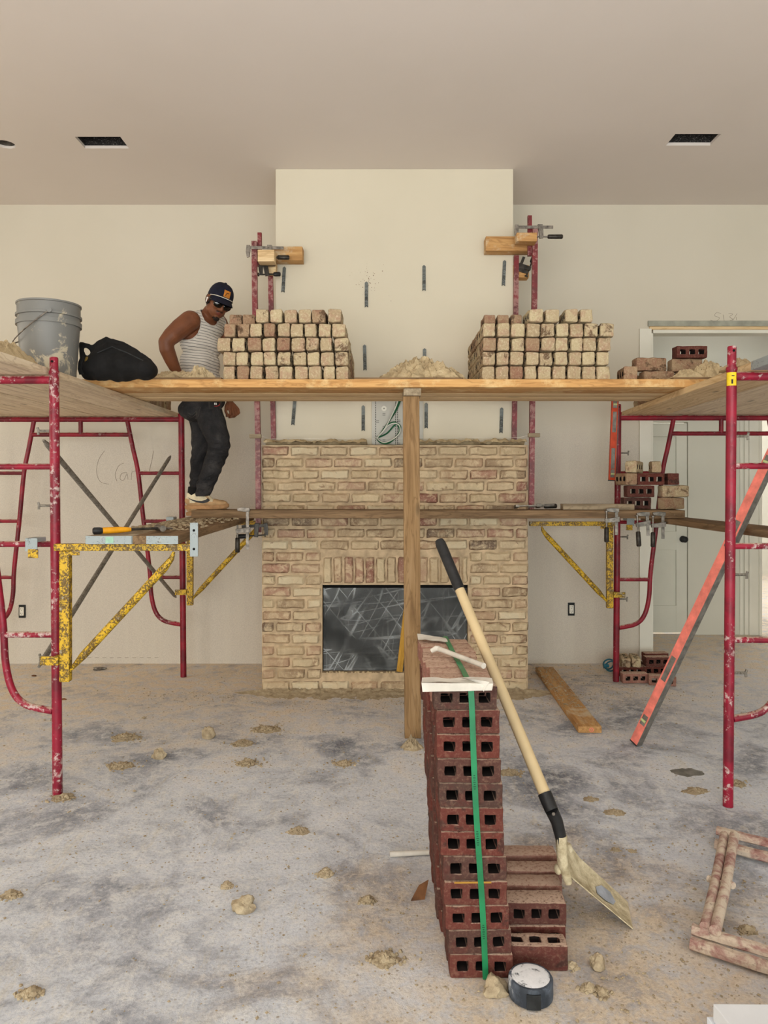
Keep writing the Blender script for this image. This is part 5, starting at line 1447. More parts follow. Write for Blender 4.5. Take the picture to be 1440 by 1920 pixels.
# ------------------------------------------------------------------ white panels at the frame corner
for i, (px, py, z0, z1, dx, lab) in enumerate(((1337, 1882, .085, .13, 0, 'white gypsum panel on top of the pair at the lower corner'), (1325, 1906, .02, .083, .012, 'white gypsum panel underneath, sticking out a little at the lower corner'))):
    Dz = F * (H - z1) / (py - HY); x = XP(px, Dz)
    m = MB(); n = 1
    y1, y0 = Dz, Dz - .55; sk_ = .0
    m.add([(x, y1, z0), (x + .9, y1 - .01, z0), (x + .9, y0, z0), (x + .06, y0, z0), (x, y1, z1), (x + .9, y1 - .01, z1), (x + .9, y0, z1), (x + .06, y0, z1)], [(0, 1, 2, 3), (4, 5, 6, 7), (0, 1, 5, 4), (1, 2, 6, 5), (2, 3, 7, 6), (3, 0, 4, 7)])
    obj('gypsum_panel', m, MT['gypsum_white' if i == 0 else 'gypsum_edge'], lab, 'panel', 'white panels at the lower corner', origin=(x, y0, z0), bevel=.002)
m = MB(); Dz = 1.72; m.bb(.95, 1.5, 1.15, 1.7, .0, .019); obj('timber_bearer', m, MT['pine_grey'], 'low timber bearer under the white panels', 'bearer', origin=(1.2, 1.4, 0))
# ------------------------------------------------------------------ blue cable reel behind the frame foot
c = P(1133, 1246, 5.80); t = Thing('blue_hose', 'small coil of blue and white hose on the floor behind the doorway-side frame post', 'hose', (c.x, 5.75, 0))
m = MB(); m.tube([V((c.x + .05 + .045 * math.cos(a), 5.75 + .01 * a, .05 + .042 * math.sin(a))) for a in [k * PI / 8 for k in range(34)]], .006, 8); t.part('hose', m, MT['blue_plastic'], smooth=True)
m = MB(); m.tube([V((c.x - .02, 5.75, .06)), V((c.x + .02, 5.75, .06))], [.02, .012], 12); t.part('nozzle', m, MT['blue_plastic'], smooth=True)
# ------------------------------------------------------------------ mortar on the floor
def flump(px, py, rx, h, kind, lab, mat='dry_mortar', seed=None, ry=None):
    c = PF(px, py); seed = seed or px * .37
    rn = random.Random(int(px * 7 + py))
    if kind == 'rock': m = rock(c, (rx, ry or rx * .8, h), seed, .45, 3, .3)
    else:
        m = dome(c, rx * .8, (ry or rx * .75) * .8, h * (.8 if kind == 'crumb' else 1), seed, .4, 48, 16, 7, None, .62)
        for i in range(150 if kind == 'crumb' else 26):
            k = abs(rn.gauss(0, .55)); a = rn.uniform(0, 2 * PI); r = rn.uniform(.003, .0105) * (1 if kind == 'crumb' else .6) * (1.25 - min(1, k) * .5)
            hh = max(0, h * .75 * (1 - (k / .8) ** .8)) if k < .8 else 0
            rk = rock(V(c) + V((math.cos(a) * rx * k, math.sin(a) * rx * .75 * k, hh * .8)), (r, r, r * .8), i, .45, 1); m.add(rk.v, rk.f)
    return obj('mortar_lump', m, MT[mat], lab, 'mortar lump', 'mortar droppings on the floor', origin=c, smooth=True)
for a in ((235, 1384, .10, .030, 'crumb', 'crumbly mortar heap on the floor nearest the worker-side frames'), (228, 1437, .09, .018, 'crumb', 'flat crumbly mortar patch near the foot of the nearest red post'),
          (390, 1384, .034, .042, 'rock', 'single pale mortar chunk on the floor below the worker', 'dry_mortar'), (299, 1421, .034, .034, 'rock', 'small pale mortar chunk between two crumbly patches', 'dry_mortar'),
          (455, 1395, .075, .024, 'crumb', 'crumbly mortar heap on the floor under the fireplace corner'), (465, 1432, .075, .026, 'crumb', 'crumbly mortar heap in front of the fireplace, second one'), (500, 1368, .11, .02, 'crumb', 'scattered mortar heap closest to the fireplace base'),
          (560, 1559, .062, .024, 'round', 'round domed mortar dropping alone in the middle of the floor', 'dry_mortar'), (611, 1640, .034, .026, 'crumb', 'small broken mortar clod near the paper tube'), (457, 1706, .042, .032, 'rock', 'dark wet mortar clod on a grey stain'),
          (425, 1664, .02, .018, 'crumb', 'tiny mortar clod just behind the dark wet clod'), (20, 1680, .035, .018, 'crumb', 'mortar clod at the left edge of the floor'), (58, 1864, .035, .016, 'crumb', 'mortar clod near the lower left corner'),
          (722, 1800, .055, .018, 'crumb', 'trodden mortar lump beside the bottom of the strapped stack'), (690, 1690, .03, .012, 'crumb', 'trodden mortar crumbs left of the strapped stack'), (645, 1432, .06, .012, 'crumb', 'flat mortar crumbs on the floor behind the post'),
          (928, 1862, .038, .028, 'rock', 'pale mortar clod touching the black roll', 'dry_mortar'), (1120, 1814, .026, .028, 'rock', 'mortar clod on the floor below the shovel blade', 'dry_mortar'), (1072, 1815, .016, .012, 'crumb', 'small mortar crumb in front of the flat brick'), (1104, 1856, .022, .014, 'crumb', 'mortar crumbs just behind the black roll'),
          (1153, 1524, .055, .014, 'round', 'round flat mortar dropping beside the shovel handle'), (1305, 1483, .07, .016, 'round', 'round flat mortar dropping near the nearest doorway-side post'), (1108, 1499, .045, .01, 'round', 'faint mortar dropping behind the shovel neck'), (1155, 1594, .028, .008, 'round', 'small flat mortar dropping above the shovel blade'), (1185, 1597, .022, .006, 'round', 'second small flat mortar dropping above the shovel blade'),
          (1400, 1745, .03, .01, 'crumb', 'mortar crumbs inside the folded stand'), (1380, 1470, .06, .014, 'crumb', 'mortar patch at the right behind the nearest doorway-side post'), (955, 1450, .07, .016, 'crumb', 'mortar patch on the floor behind the shovel handle'), (1130, 1865, .02, .012, 'crumb', 'reddish crumb near the lower right'),
          (772, 1402, .08, .07, 'round', 'cone of mortar heaped round the foot of the timber post'), (118, 1496, .07, .012, 'crumb', 'mortar crumbs round the foot of the nearest red post at left')):
    flump(*a)
m = dome(PF(1290, 1448) , .075, .055, .004, 3.3, .3, 30, 6, 3); obj('dark_stain', m, MT['black_rubber'] if False else MT['level_grey'], 'dark flat patch on the floor near the nearest doorway-side post', 'stain', origin=PF(1290, 1448), smooth=True)
# drift of sand along the fireplace base
m = MB(); vs, fs = [], []; nx, ny = 220, 14
for i in range(nx + 1):
    x = -1.05 + 2.3 * i / nx
    en = max(0, min(1, (x + 1.05) / .25)) * max(0, min(1, (1.25 - x) / .25))
    for j in range(ny + 1):
        v = j / ny; wdt = (.20 + .16 * noise.noise(V((x * 4, 0, 2))) + .05 * noise.noise(V((x * 19, 0, 5)))) * (.25 + .75 * en)
        y = FY - .016 - wdt * v
        h = .026 * (1 - v) ** 2 + .014 * fbm((x * 22, v * 5, 1)) * (1 - v) + .008 * fbm((x * 60, v * 14, 4)) * (1 - v)
        vs.append((x, y, max(-.003, h * en - .003 * v)))
for i in range(nx):
    for j in range(ny): q = i * (ny + 1) + j; fs.append((q, q + ny + 1, q + ny + 2, q + 1))
m.add(vs, fs); obj('sand_drift', m, MT['dry_mortar'], 'drift of dropped sandy mortar along the foot of the fireplace', 'sand', kind='stuff', smooth=True)
# countless crumbs: denser near the fireplace and the bricks
m = MB()
_vs, _ps = [], []
bpy.context.view_layer.update()
for o in bpy.data.objects:
    if o.type != 'MESH': continue
    r_ = o
    while r_.parent: r_ = r_.parent
    if r_.get('kind') == 'structure': continue
    cs = [o.matrix_world @ V(k) for k in o.bound_box]
    if min(k.z for k in cs) > .03: continue
    b_ = len(_vs); _vs += [o.matrix_world @ v.co for v in o.data.vertices]; _ps += [tuple(b_ + i for i in p.vertices) for p in o.data.polygons]
FLOORTREE = BVHTree.FromPolygons(_vs, _ps)
def shard(c, r):
    k = [R.uniform(.5, 1.2) for _ in range(6)]
    vs = [(r * k[0], 0, r * .3), (0, r * k[1], r * .3), (-r * k[2], 0, r * .3), (0, -r * k[3], r * .3), (0, 0, r * .9 * k[4]), (0, 0, -.0005)]
    m.add([V(c) + V(p) for p in vs], [(0, 1, 4), (1, 2, 4), (2, 3, 4), (3, 0, 4), (1, 0, 5), (2, 1, 5), (3, 2, 5), (0, 3, 5)])
for i in range(9000):
    q = R.random()
    if q < .34: x, y = R.gauss(.05, .85), FY - abs(R.gauss(0, .16)) - .005
    elif q < .48: x, y = R.gauss(.35, .45), R.gauss(2.3, .45)
    elif q < .62: x, y = R.gauss(-.8, .9), R.gauss(4.0, .7)
    elif q < .74: x, y = R.gauss(1.35, .35), R.gauss(5.3, .5)
    elif q < .84: x, y = R.gauss(1.1, .35), R.gauss(2.5, .4)
    else: x, y = R.uniform(-3.4, 3), R.uniform(1.6, 6.0)
    if y > 5.24 and FX0 - .02 < x < FX1 + .02: continue
    if y > 6.0 or y < 1.5: continue
    if SX - .14 < x < SX + .14 and SD - .03 < y < SD + .75: continue
    r = min(.016, .0018 + abs(R.gauss(0, .0028)))
    if FLOORTREE.find_nearest(V((x, y, .004)), r * 1.3 + .006)[0] is not None: continue
    shard((x, y, 0), r)
for i in range(500):
    x = R.uniform(1.145, 1.30); y = R.uniform(4.75, 5.78)
    shard((x, y, .0408), min(.014, .002 + abs(R.gauss(0, .004))))
obj('mortar_debris', m, MT['dry_mortar'], 'loose sand and mortar crumbs strewn over the concrete floor', 'debris', kind='stuff', smooth=False)
# drywall scraps by the wall
for (px, py, dx, lab, mt) in ((64, 1268, .02, 'rust-brown scrap on the floor near the wall at far left', 'scrap_brown'), (186, 1256, .05, 'curled grey scrap on the floor by the wall behind the yellow bracket', 'grey_steel'), (120, 1312, .02, 'dark brick chip on the floor beside the nearest post at left', 'scrap_brown')):
    c = PF(px, py); m = rock(c, (dx, dx * .5, dx * .35), px, .5, 2); obj('floor_scrap', m, MT[mt], lab, 'scrap', origin=c, smooth=False)
# ================================================================== the worker
from mathutils.bvhtree import BVHTree
yaw = math.radians(-30); ft = V((math.cos(yaw), math.sin(yaw), 0)); rt = V((ft.y, -ft.x, 0)); ut = V((0, 0, 1))
TM_ = Matrix(((rt.x, ft.x, 0), (rt.y, ft.y, 0), (0, 0, 1)))
HC = P(410, 566, 5.17)
HR = (Matrix.Rotation(math.radians(17), 3, 'Y') @ Matrix.Rotation(math.radians(36), 3, 'Z') @ Matrix.Rotation(math.radians(15), 3, 'X')) @ Matrix(((-1, 0, 0), (0, -1, 0), (0, 0, 1)))
def hd(r, f, u): return HC + HR @ V((r, f, u))
def torso(m, g=0.0):
    for c, r in ((P(383, 745, 5.29), (.158, .122, .12)), (P(377, 712, 5.29), (.148, .118, .12)), (P(375, 682, 5.29), (.150, .122, .12)), (P(378, 645, 5.29), (.168, .118, .12)), (P(382, 616, 5.29), (.172, .098, .075))):
        m.ell(c, tuple(k + g for k in r), TM_, 28, 18)
    m.chain([(P(391, 596, 5.27), .058 + g), (P(372, 599, 5.21), .056 + g), (P(356, 603, 5.16), .062 + g)])
    m.chain([(P(391, 596, 5.27), .058 + g), (P(402, 602, 5.36), .056 + g), (P(410, 607, 5.43), .062 + g)])
m = MB(); torso(m, -.004)
# neck and head
m.chain([(P(388, 598, 5.27), .058), (P(394, 586, 5.24), .053), (hd(0, -.025, -.05), .052)], 18)
HB = HR.to_4x4()
for c, r in (((0, -.012, .03), (.076, .096, .086)), ((0, .028, -.045), (.060, .064, .072)), ((0, .045, -.01), (.064, .056, .06)), ((0, .078, -.105), (.022, .018, .018)), ((.046, .01, -.066), (.022, .034, .026)), ((-.046, .01, -.066), (.022, .034, .026)),
             ((.036, .074, -.022), (.024, .022, .022)), ((-.036, .074, -.022), (.024, .022, .022)), ((0, .074, .026), (.05, .016, .012)), ((0, .0845, -.062), (.023, .011, .0055)), ((0, .0835, -.073), (.020, .010, .0055)),
             ((.013, .098, -.036), (.0095, .010, .008)), ((-.013, .098, -.036), (.0095, .010, .008)), ((.079, -.008, -.004), (.010, .021, .033)), ((-.079, -.008, -.004), (.010, .021, .033))):
    m.ell(hd(*c), r, HR, 20, 14)
m.chain([(hd(0, .090, .012), .009), (hd(0, .103, -.016), .011), (hd(0, .108, -.032), .0125)], 12)
# right arm, hand on the hip behind him
m.chain([(P(357, 602, 5.15), .073), (P(338, 616, 5.10), .068), (P(322, 630, 5.06), .060), (P(311, 641, 5.04), .050), (P(313, 655, 5.05), .051), (P(321, 675, 5.08), .045), (P(332, 699, 5.12), .034), (P(338, 712, 5.14), .029)], 18)
def hand(m, W, Kn, tips, thumb, rp=.017):
    for k, (a, b, c) in zip(Kn, tips):
        m.chain([(W, rp), (W * .45 + k * .55, rp * .95), (k, .0118)], 10); m.chain([(k, .0105), (a, .0098), (b, .0088), (c, .0076)], 10)
    m.chain([(W, .017), (thumb[0], .0145), (thumb[1], .0112), (thumb[2], .0088)], 10)
W = P(339, 716, 5.145)
Kn = [P(349, 728, 5.125) + V((0, .020 * i, -.010 * i)) for i in range(4)]
tips = [(k + V((.032, -.006, -.004)), k + V((.054, .0, -.010)), k + V((.068, .010, -.014))) for k in Kn]
hand(m, W, Kn, tips, (P(342, 728, 5.11), P(338, 740, 5.10), P(340, 747, 5.11)))
# left arm hanging, hand loosely curled
m.chain([(P(409, 606, 5.43), .068), (P(424, 635, 5.47), .058), (P(432, 672, 5.47), .047), (P(433, 700, 5.45), .046), (P(430, 730, 5.42), .034), (P(429, 748, 5.40), .028)], 18)
W = P(430, 752, 5.395)
Kn = [P(431 + 5.2 * i, 770 - (1.5, 0, 0, 2)[i], 5.345 + .020 * i) for i in range(4)]
tips = []
for i, k in enumerate(Kn):
    l = (.92, 1.0, .95, .78)[i]
    tips.append((k + V((.010, -.012, -.032)) * l, k + V((-.004, -.024, -.048)) * l, k + V((-.022, -.024, -.052)) * l))
hand(m, W, Kn, tips, (P(425, 761, 5.35), P(423, 771, 5.325), P(427, 780, 5.31)))
# legs (inside the trousers)
m.chain([(P(386, 752, 5.22), .080), (P(399, 798, 5.165), .068), (P(409, 830, 5.14), .050), (P(400, 872, 5.13), .048), (P(387, 908, 5.13), .038), (P(375, 938, 5.13), .034)], 18)
m.chain([(P(380, 752, 5.35), .080), (P(377, 800, 5.37), .060), (P(377, 840, 5.37), .048), (P(372, 880, 5.37), .050), (P(368, 920, 5.36), .040), (P(368, 946, 5.36), .036)], 18)
for hx, z, y in ((352, 1.287, 5.13), (352, 1.232, 5.36)):
    x = XP(hx, y); m.chain([(V((x + .06, y, z + .085)), .035), (V((x + .10, y, z + .06)), .032), (V((x + .20, y, z + .04)), .024)], 12)
body = remesh(m, .0046, 5, .5)
pm = link('person', body, [MT['skin'], MT['lip']])
lc = hd(0, .095, -.068)
for p in body.polygons:
    if (p.center - lc).length < .024:
        q = HR.inverted() @ (p.center - HC)
        if abs(q.z + .068) < .0095 and q.y > .0875 and abs(q.x) < .019: p.material_index = 1
tag(pm, 'man in navy cap, sunglasses, striped tank top and black jeans standing on the plank', 'person')
def wear(n, me, mats, par=None, lab=None):
    o = link(n, me, mats, par or pm)
    if lab: o['label'] = lab
    return o
def solid(me, th=.003):
    bm = bmesh.new(); bm.from_mesh(me); bmesh.ops.recalc_face_normals(bm, faces=bm.faces)
    bmesh.ops.solidify(bm, geom=bm.faces, thickness=th); bm.to_mesh(me); bm.free(); me.polygons.foreach_set('use_smooth', [True] * len(me.polygons))
def cut(me, keep, sm=6):
    bm = bmesh.new(); bm.from_mesh(me)
    bmesh.ops.delete(bm, geom=[f for f in bm.faces if not keep(f.calc_center_median())], context='FACES')
    bv = [v for v in bm.verts if any(e.is_boundary for e in v.link_edges)]
    for _ in range(sm): bmesh.ops.smooth_vert(bm, verts=bv, factor=.5, use_axis_x=True, use_axis_y=True, use_axis_z=True)
    rim = []
    bs = {e for e in bm.edges if e.is_boundary}
    while bs:
        e = bs.pop(); lp = [e.verts[0].co.copy(), e.verts[1].co.copy()]; cur = e.verts[1]
        while True:
            nx = next((x for x in cur.link_edges if x in bs), None)
            if nx is None: break
            bs.discard(nx); cur = nx.other_vert(cur); lp.append(cur.co.copy())
        rim.append(lp)
    bm.to_mesh(me); bm.free(); return rim
# tank top
m = MB(); torso(m, .0055); me = remesh(m, .0065, 4)
aR, aL, nk = P(345, 606, 5.10), P(418, 606, 5.49), P(397, 589, 5.22)
def keep(c):
    if c.z < ZP(742, 5.29): return False
    if (c - aR).length < .112 or (c - aL).length < .105: return False
    q = c - nk
    return q.length > .078
for v in me.vertices:
    v.co += V((noise.noise(v.co * 9), noise.noise(v.co * 9 + V((4, 0, 0))), 0)) * .006
rims = cut(me, keep); solid(me, .003)
tk = wear('tank_top', me, MT['striped_knit'])
m = MB()
for lp in rims:
    if len(lp) > 25 and sum(p.z for p in lp) / len(lp) > ZP(690, 5.29):
        pts = lp[::3] + [lp[-1]]; m.tube(pts, .0042, 6)
if m.v: 
    o = link('trim', m.mesh('trim', None, True), MT['knit_trim'], tk)
# trousers
m = MB()
for c, r in ((P(382, 748, 5.29), (.168, .134, .11)), (P(372, 768, 5.28), (.152, .128, .088)), (P(378, 722, 5.29), (.158, .126, .06))): m.ell(c, r, TM_, 28, 18)
m.chain([(P(386, 760, 5.22), .098), (P(400, 798, 5.165), .091), (P(411, 828, 5.14), .076), (P(409, 845, 5.135), .072), (P(400, 872, 5.13), .068), (P(389, 900, 5.13), .062), (P(380, 922, 5.13), .057)], 20)
m.chain([(P(376, 762, 5.35), .095), (P(378, 800, 5.37), .078), (P(377, 840, 5.37), .066), (P(373, 880, 5.37), .061), (P(370, 915, 5.36), .056), (P(369, 938, 5.36), .052)], 20)
me = remesh(m, .0065, 4)
for v in me.vertices:
    p = v.co; k = 1.0
    low = max(0, min(1, (1.75 - p.z) / .3)); knee = math.exp(-((p.z - ZP(838, 5.14)) / .09) ** 2)
    d = .007 * noise.noise(V((p.x * 8, p.y * 8, p.z * 15))) + (.010 * low + .007 * knee) * math.sin(p.z * 95 + 6 * noise.noise(p * 6)) * .6
    v.co = p + (V((p.x, p.y, 0)) - V((XP(390, 5.2), 5.22, 0))).normalized() * d
zk = ZP(931, 5.13)
cut(me, lambda c: c.z < ZP(716, 5.29) and (c.z > zk if c.y < 5.26 else c.z > ZP(944, 5.36)), 4)
solid(me, .003)
tr = wear('trousers', me, MT['denim_black'])
bt = BVHTree.FromPolygons([v.co.copy() for v in me.vertices], [tuple(p.vertices) for p in me.polygons])
def onto(px, py, lift=.002, D=5.0, tree=bt):
    a = P(px, py, 4.5); d = (a - V((0, 0, H))).normalized()
    h = tree.ray_cast(V((0, 0, H)), d)
    return (h[0] - d * lift) if h[0] is not None else P(px, py, D)
m = MB()
m.tube([onto(x, y) for x, y in ((343, 762), (345, 780), (357, 792), (372, 780), (376, 763))], .0016, 5); m.tube([onto(x, y) for x, y in ((352, 774), (360, 778), (368, 771))], .0014, 5); m.tube([onto(x, y) for x, y in ((352, 779), (360, 783), (369, 776))], .0014, 5)
link('pocket_stitch', m.mesh('pocket_stitch', None, True), MT['denim_seam'], tr)
m = MB(); m.tube([onto(x, y, .0005) for x, y in ((402, 766), (408, 785), (412, 800), (417, 820), (414, 845), (405, 870), (394, 900), (386, 924))], .0018, 5); link('side_seam', m.mesh('side_seam', None, True), MT['denim_black'], tr)
# pouch at the belt
m = MB(); q = [onto(390, 750, .012), onto(416, 750, .012), onto(414, 767, .010), onto(391, 766, .010)]; q2_ = [p + V((0, .018, 0)) for p in q]
m.add(q + q2_, [(0, 1, 2, 3), (7, 6, 5, 4), (0, 4, 5, 1), (1, 5, 6, 2), (2, 6, 7, 3), (3, 7, 4, 0)]); pc = link('pouch', m.mesh('pouch', None, False, .003), MT['pouch_grey'], pm)
m = MB(); cq = onto(404, 757, .016); m.tube([cq + V((.030 * math.cos(a), 0, .018 * math.sin(a))) for a in [PI + k * PI / 10 for k in range(11)]], .0028, 6); link('pouch_mark', m.mesh('pouch_mark', None, True), MT['pouch_red'], pc)
m = MB(); m.box(cq + V((-.005, -.001, 0)), (.005, .002, .014)); m.box(cq + V((.005, -.001, 0)), (.006, .002, .014)); link('pouch_print', m.mesh('pouch_print'), MT['earbud_white'], pc)
# shoes
def shoe(x, y, z, rz=0.0):
    Mx = Matrix.Translation((x, y, z)) @ Matrix.Rotation(rz, 4, 'Z')
    L = .305
    def outl(o=0.0):
        pts = []
        for k in range(40):
            a = 2 * PI * k / 40; u = .5 + .5 * math.cos(a)
            w = .040 + .012 * u - .006 * math.sin(PI * u) ** 2
            pts.append((L * u + (o if u > .5 else -o) * 1, math.copysign(abs(math.sin(a)) ** .75, math.sin(a)) * (w + o)))
        return pts
    m = MB(); rows = [(.0, -.004, 0), (.004, .0, 0), (.020, .001, 0), (.027, -.003, 0)]
    vs, fs = [], []
    for zz, o, _ in rows:
        for (a, b) in outl(o): vs.append((a, b, zz + .014 * max(0, (a / L - .72) / .28) ** 2 + .004 * max(0, (.2 - a / L))))
    for r in range(3):
        for k in range(40): fs.append((r * 40 + k, r * 40 + (k + 1) % 40, (r + 1) * 40 + (k + 1) % 40, (r + 1) * 40 + k))
    fs += [tuple(range(39, -1, -1)), tuple(range(120, 160))]
    m.add(vs, fs, Mx); so_ = link('shoe', m.mesh('shoe', None, True), MT['shoe_sole'], pm); so_['label'] = 'cream and tan sneaker with a grey side swoosh'
    m = MB()
    for c, r in (((.045, 0, .060), (.046, .040, .042)), ((.05, 0, .085), (.038, .034, .030)), ((.10, 0, .052), (.06, .043, .040)), ((.15, 0, .05), (.06, .046, .038)), ((.20, 0, .042), (.06, .047, .030)), ((.245, 0, .040), (.052, .043, .024))): m.ell(c, r, None, 20, 14)
    m.chain([((.045, 0, .095), .036), ((.10, 0, .085), .034), ((.16, 0, .066), .030)])
    me = remesh(m, .0042, 5)
    for v in me.vertices:
        if v.co.z < .024: v.co.z = .024
    bm = bmesh.new(); bm.from_mesh(me)
    bmesh.ops.delete(bm, geom=[f for f in bm.faces if f.calc_center_median().z > .112 - .22 * max(0, f.calc_center_median().x - .10) - .0 or f.calc_center_median().z < .0242], context='FACES')
    bm.to_mesh(me); bm.free()
    tree = BVHTree.FromPolygons([v.co.copy() for v in me.vertices], [tuple(p.vertices) for p in me.polygons])
    for p in me.polygons:
        c = p.center
        tan = c.z < .050 - .006 * math.sin(c.x * 30) or c.x > .205 or (c.x < .045 and c.z < .070 + (.045 - c.x) * .1)
        p.material_index = 1 if tan else 0
    me.transform(Mx); up = link('shoe_upper', me, [MT['shoe_cream'], MT['shoe_tan']], so_)
    m = MB(); top = [(.030, .082), (.060, .068), (.095, .0595), (.130, .058), (.158, .066), (.168, .080)]; bot = [(.030, .080), (.060, .060), (.095, .0475), (.135, .042), (.170, .048), (.185, .062)]
    def side(xz):
        h = tree.ray_cast(V((xz[0], -.3, xz[1])), V((0, 1, 0))); y_ = h[0].y if h[0] is not None else -.045
        return V((xz[0], y_ - .0022, xz[1]))
    n = 18; vs = []
    def lerp(pl, t):
        t *= len(pl) - 1; i = min(int(t), len(pl) - 2); k = t - i; return (pl[i][0] * (1 - k) + pl[i + 1][0] * k, pl[i][1] * (1 - k) + pl[i + 1][1] * k)
    for i in range(n + 1): vs += [side(lerp(top, i / n)), side(lerp(bot, i / n))]
    m.add(vs, [(2 * i, 2 * i + 1, 2 * i + 3, 2 * i + 2) for i in range(n)], Mx); link('swoosh', m.mesh('swoosh', None, True), MT['swoosh_grey'], so_)
    m = MB()
    for k in range(5):
        xx = .118 + k * .020; zz = .100 - k * .011
        m.tube([(xx - .004, -.026, zz - .012), (xx, -.012, zz), (xx + .002, .0, zz + .003), (xx, .012, zz), (xx - .004, .026, zz - .012)], .0028, 6)
    m.tube([(.12, -.01, .106), (.14, -.03, .098), (.165, -.034, .080), (.18, -.03, .068), (.165, -.026, .088), (.13, -.012, .105)], .0022, 6)
    m.v = [Mx @ p for p in m.v]; link('laces', m.mesh('laces', None, True), MT['shoe_tan'], so_)
    m = MB(); m.tube([(.052, 0, .085), (.055, 0, .115), (.06, 0, .15)], [.034, .036, .037], 18); m.v = [Mx @ p for p in m.v]; link('sock', m.mesh('sock', None, True), MT['sock_black'], so_)
shoe(XP(347, 5.13), 5.13, 1.2875, -.06); shoe(XP(349, 5.36), 5.36, 1.2320, .05)
# cap
def hobj(n, m, mat, par=None, smooth=True, lab=None):
    m.v = [hd(*p) for p in m.v]; return wear(n, m.mesh(n, None, smooth), MT[mat], par, lab)
m = MB(); nu, nv = 40, 14; vs, fs = [], []
for j in range(nv + 1):
    t = (PI / 2 + .12) * j / nv
    for i in range(nu):
        a = 2 * PI * i / nu
        k = 1 + .02 * (math.cos(a * 3) * .0)
        vs.append((.084 * math.sin(t) ** .82 * math.cos(a), -.004 + .110 * math.sin(t) ** .82 * math.sin(a), .036 + .098 * math.cos(t) + (.006 * math.sin(a) if j > nv - 3 else 0)))
for j in range(nv):
    for i in range(nu): fs.append((j * nu + i, (j + 1) * nu + i, (j + 1) * nu + (i + 1) % nu, j * nu + (i + 1) % nu))
m.add(vs, fs); m.ell((0, -.006, .134), (.010, .010, .006)); cap = hobj('cap', m, 'navy_cap', lab='navy rope cap with an orange leather patch')
m = MB(); vs, fs = [], []; n1, n2 = 24, 8
for i in range(n1 + 1):
    s = -1 + 2 * i / n1; a = s * 1.22
    for j in range(n2 + 1):
        v = j / n2
        r0 = V((.083 * math.sin(a), -.004 + .1085 * math.cos(a), 0)); ext = .080 * math.cos(s * PI / 2) ** .55
        p = r0 + V((.02 * math.sin(a), 1, 0)) * ext * v
        vs.append((p.x, p.y, .042 - .020 * abs(s) ** 2.2 - .024 * v))
for i in range(n1):
    for j in range(n2): q = i * (n2 + 1) + j; fs.append((q, q + n2 + 1, q + n2 + 2, q + 1))
b = len(vs); vs += [(x, y, z - .003) for x, y, z in vs]; fs += [tuple(b + k for k in reversed(f)) for f in fs]
m.add(vs, fs); hobj('brim', m, 'navy_cap', cap)
m = MB(); m.tube([(.0865 * math.sin(a), -.004 + .113 * math.cos(a), .049 - .018 * abs(a / 1.22) ** 2.2) for a in [-1.3 + 2.6 * k / 24 for k in range(25)]], .0026, 6); hobj('rope', m, 'cap_rope', cap)
def onc(x, z, lift):
    ct = min(.99, max(0, (z - .036) / .098)); st = math.sqrt(1 - ct * ct) ** .82; s = x / (.084 * st); return (x, -.004 + .110 * st * math.sqrt(max(0, 1 - s * s)) + lift, z)
m = MB(); vs, fs = [], []
for i in range(9):
    for j in range(7): vs.append(onc(-.023 + .046 * i / 8, .056 + .044 * j / 6, .0025))
for i in range(8):
    for j in range(6): q = i * 7 + j; fs.append((q, q + 7, q + 8, q + 1))
m.add(vs, fs); pt = hobj('patch', m, 'leather_patch', cap)
m = MB(); sh_ = [(.012, .088), (-.006, .087), (-.009, .080), (-.013, .070), (-.012, .063), (-.007, .065), (-.005, .075), (-.001, .081), (.011, .082)]
m.add([onc(-x, z, .0036) for x, z in sh_], [tuple(range(len(sh_)))]); hobj('patch_mark', m, 'patch_ink', pt, False)
# sunglasses
m = MB()
for s in (-1, 1):
    m.ell((s * .0345, .0985, -.006), (.033, .011, .0245), Matrix.Rotation(-s * .28, 3, 'Z'), 20, 12)
    m.tube([(s * .060, .088, .004), (s * .076, .06, .006), (s * .083, .0, .008)], .0032, 6)
m.tube([(-.008, .106, .004), (0, .110, .006), (.008, .106, .004)], .0035, 6); hobj('sunglasses', m, 'dark_lens')
m = MB()
for p, r in (((0, -.078, -.03), (.055, .030, .05)), ((.062, -.035, -.005), (.018, .04, .04)), ((-.062, -.035, -.005), (.018, .04, .04)), ((.074, .028, .004), (.008, .012, .022)), ((-.074, .028, .004), (.008, .012, .022))): m.ell(p, r)
hobj('hair', m, 'hair_black')
def skin_patch(n, pred, mat, lift=.0012):
    inv = HR.inverted(); vs, fs, idx = [], [], {}
    for p in body.polygons:
        q = inv @ (p.center - HC)
        if q.length < .16 and pred(q):
            f = []
            for i in p.vertices:
                if i not in idx:
                    v = body.vertices[i]; idx[i] = len(vs); vs.append(v.co + v.normal * lift)
                f.append(idx[i])
            fs.append(f)
    m = MB(); m.add(vs, fs); me = m.mesh(n, None, True, 0, 2, 35, False); return wear(n, me, MT[mat])
skin_patch('goatee', lambda q: q.y > .045 and abs(q.x) < .021 and -.128 < q.z < -.092 and not (abs(q.x) > .010 and q.z > -.098), 'hair_black')
skin_patch('moustache', lambda q: q.y > .075 and .003 < abs(q.x) < .023 and -.056 + .3 * max(0, abs(q.x) - .014) * -1 < q.z < -.0485, 'hair_black')
m = MB(); m.ell((.084, .002, -.004), (.006, .008, .008)); m.tube([(.087, .006, -.006), (.087, .014, -.030)], .0035, 8); hobj('earbud', m, 'earbud_white', lab='white earbud')
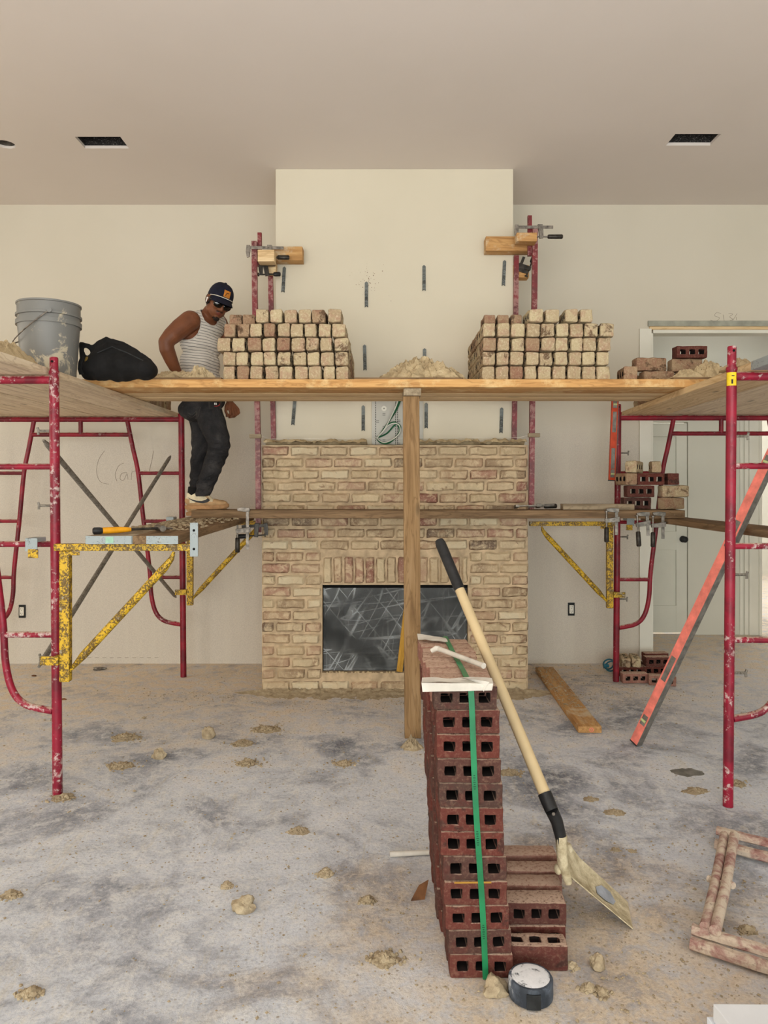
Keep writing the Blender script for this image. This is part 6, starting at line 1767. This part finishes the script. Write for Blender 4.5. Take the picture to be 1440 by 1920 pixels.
# ================================================================== light, world, camera
def area(name, loc, rot, sx, sy, energy, col):
    l = bpy.data.lights.new(name, 'AREA'); l.shape = 'RECTANGLE'; l.size = sx; l.size_y = sy; l.energy = energy; l.color = col
    o = bpy.data.objects.new(name, l); C.objects.link(o); o.location = loc; o.rotation_euler = rot
    return o
for i, (a, b) in enumerate(wx):
    e, c = ((195, (1, .95, .85)), (205, (.93, .98, 1)), (85, (.8, 1, .97)))[i]
    area('window_light', ((a + b) / 2, -4.95, 1.35), (math.radians(90), 0, 0), b - a, 2.5, e, c)
area('daylight_beyond', (4.4, 9.6, 3.5), (0, 0, 0), 3.4, 3.4, 170, (.95, .98, 1))
area('hall_fill', (3.1, 6.75, 3.3), (0, 0, 0), 1.2, .6, 4, (1, .98, .94))  # added overhead fill to light the hall, no fixture modelled
area('ceiling_fill', (.6, -1.6, .9), (math.radians(180), 0, 0), 5.0, 3.0, 200, (1, .97, .95))  # unseen fill added behind the camera, aimed up to brighten the ceiling
area('left_fill', (-5.1, 3.4, 1.9), (math.radians(52), 0, math.radians(-90)), 3.2, 1.6, 70, (1, .93, .8))  # added fill for the back-left floor; the left wall has no window
w = bpy.data.worlds.new('world'); bpy.context.scene.world = w; w.use_nodes = True
nt = w.node_tree; bgd = nt.nodes['Background']
tc = nt.nodes.new('ShaderNodeTexCoord'); sx = nt.nodes.new('ShaderNodeSeparateXYZ'); rp = nt.nodes.new('ShaderNodeValToRGB')
nt.links.new(tc.outputs['Generated'], sx.inputs[0]); nt.links.new(sx.outputs[2], rp.inputs[0]); nt.links.new(rp.outputs[0], bgd.inputs[0])
e = rp.color_ramp.elements; e[0].position = .45; e[0].color = (.45, .43, .38, 1); e[1].position = .6; e[1].color = (.75, .86, 1, 1)
bgd.inputs[1].default_value = 1.2
cam = bpy.data.cameras.new('camera'); co = bpy.data.objects.new('camera', cam); C.objects.link(co)
co.location = (0, 0, H); co.rotation_euler = (math.radians(90), 0, 0)
cam.sensor_fit = 'VERTICAL'; cam.sensor_height = 36; cam.lens = F / 1920 * 36; cam.shift_y = -(960 - HY) / 1920
cam.clip_start = .05; cam.clip_end = 100
sc = bpy.context.scene; sc.camera = co
sc.view_settings.view_transform = 'Standard'; sc.view_settings.look = 'None'; sc.view_settings.exposure = 0.0; sc.view_settings.gamma = 1.0
sc.cycles.use_denoising = True
sc.cycles.diffuse_bounces = 6; sc.cycles.max_bounces = 10; sc.cycles.transparent_max_bounces = 12
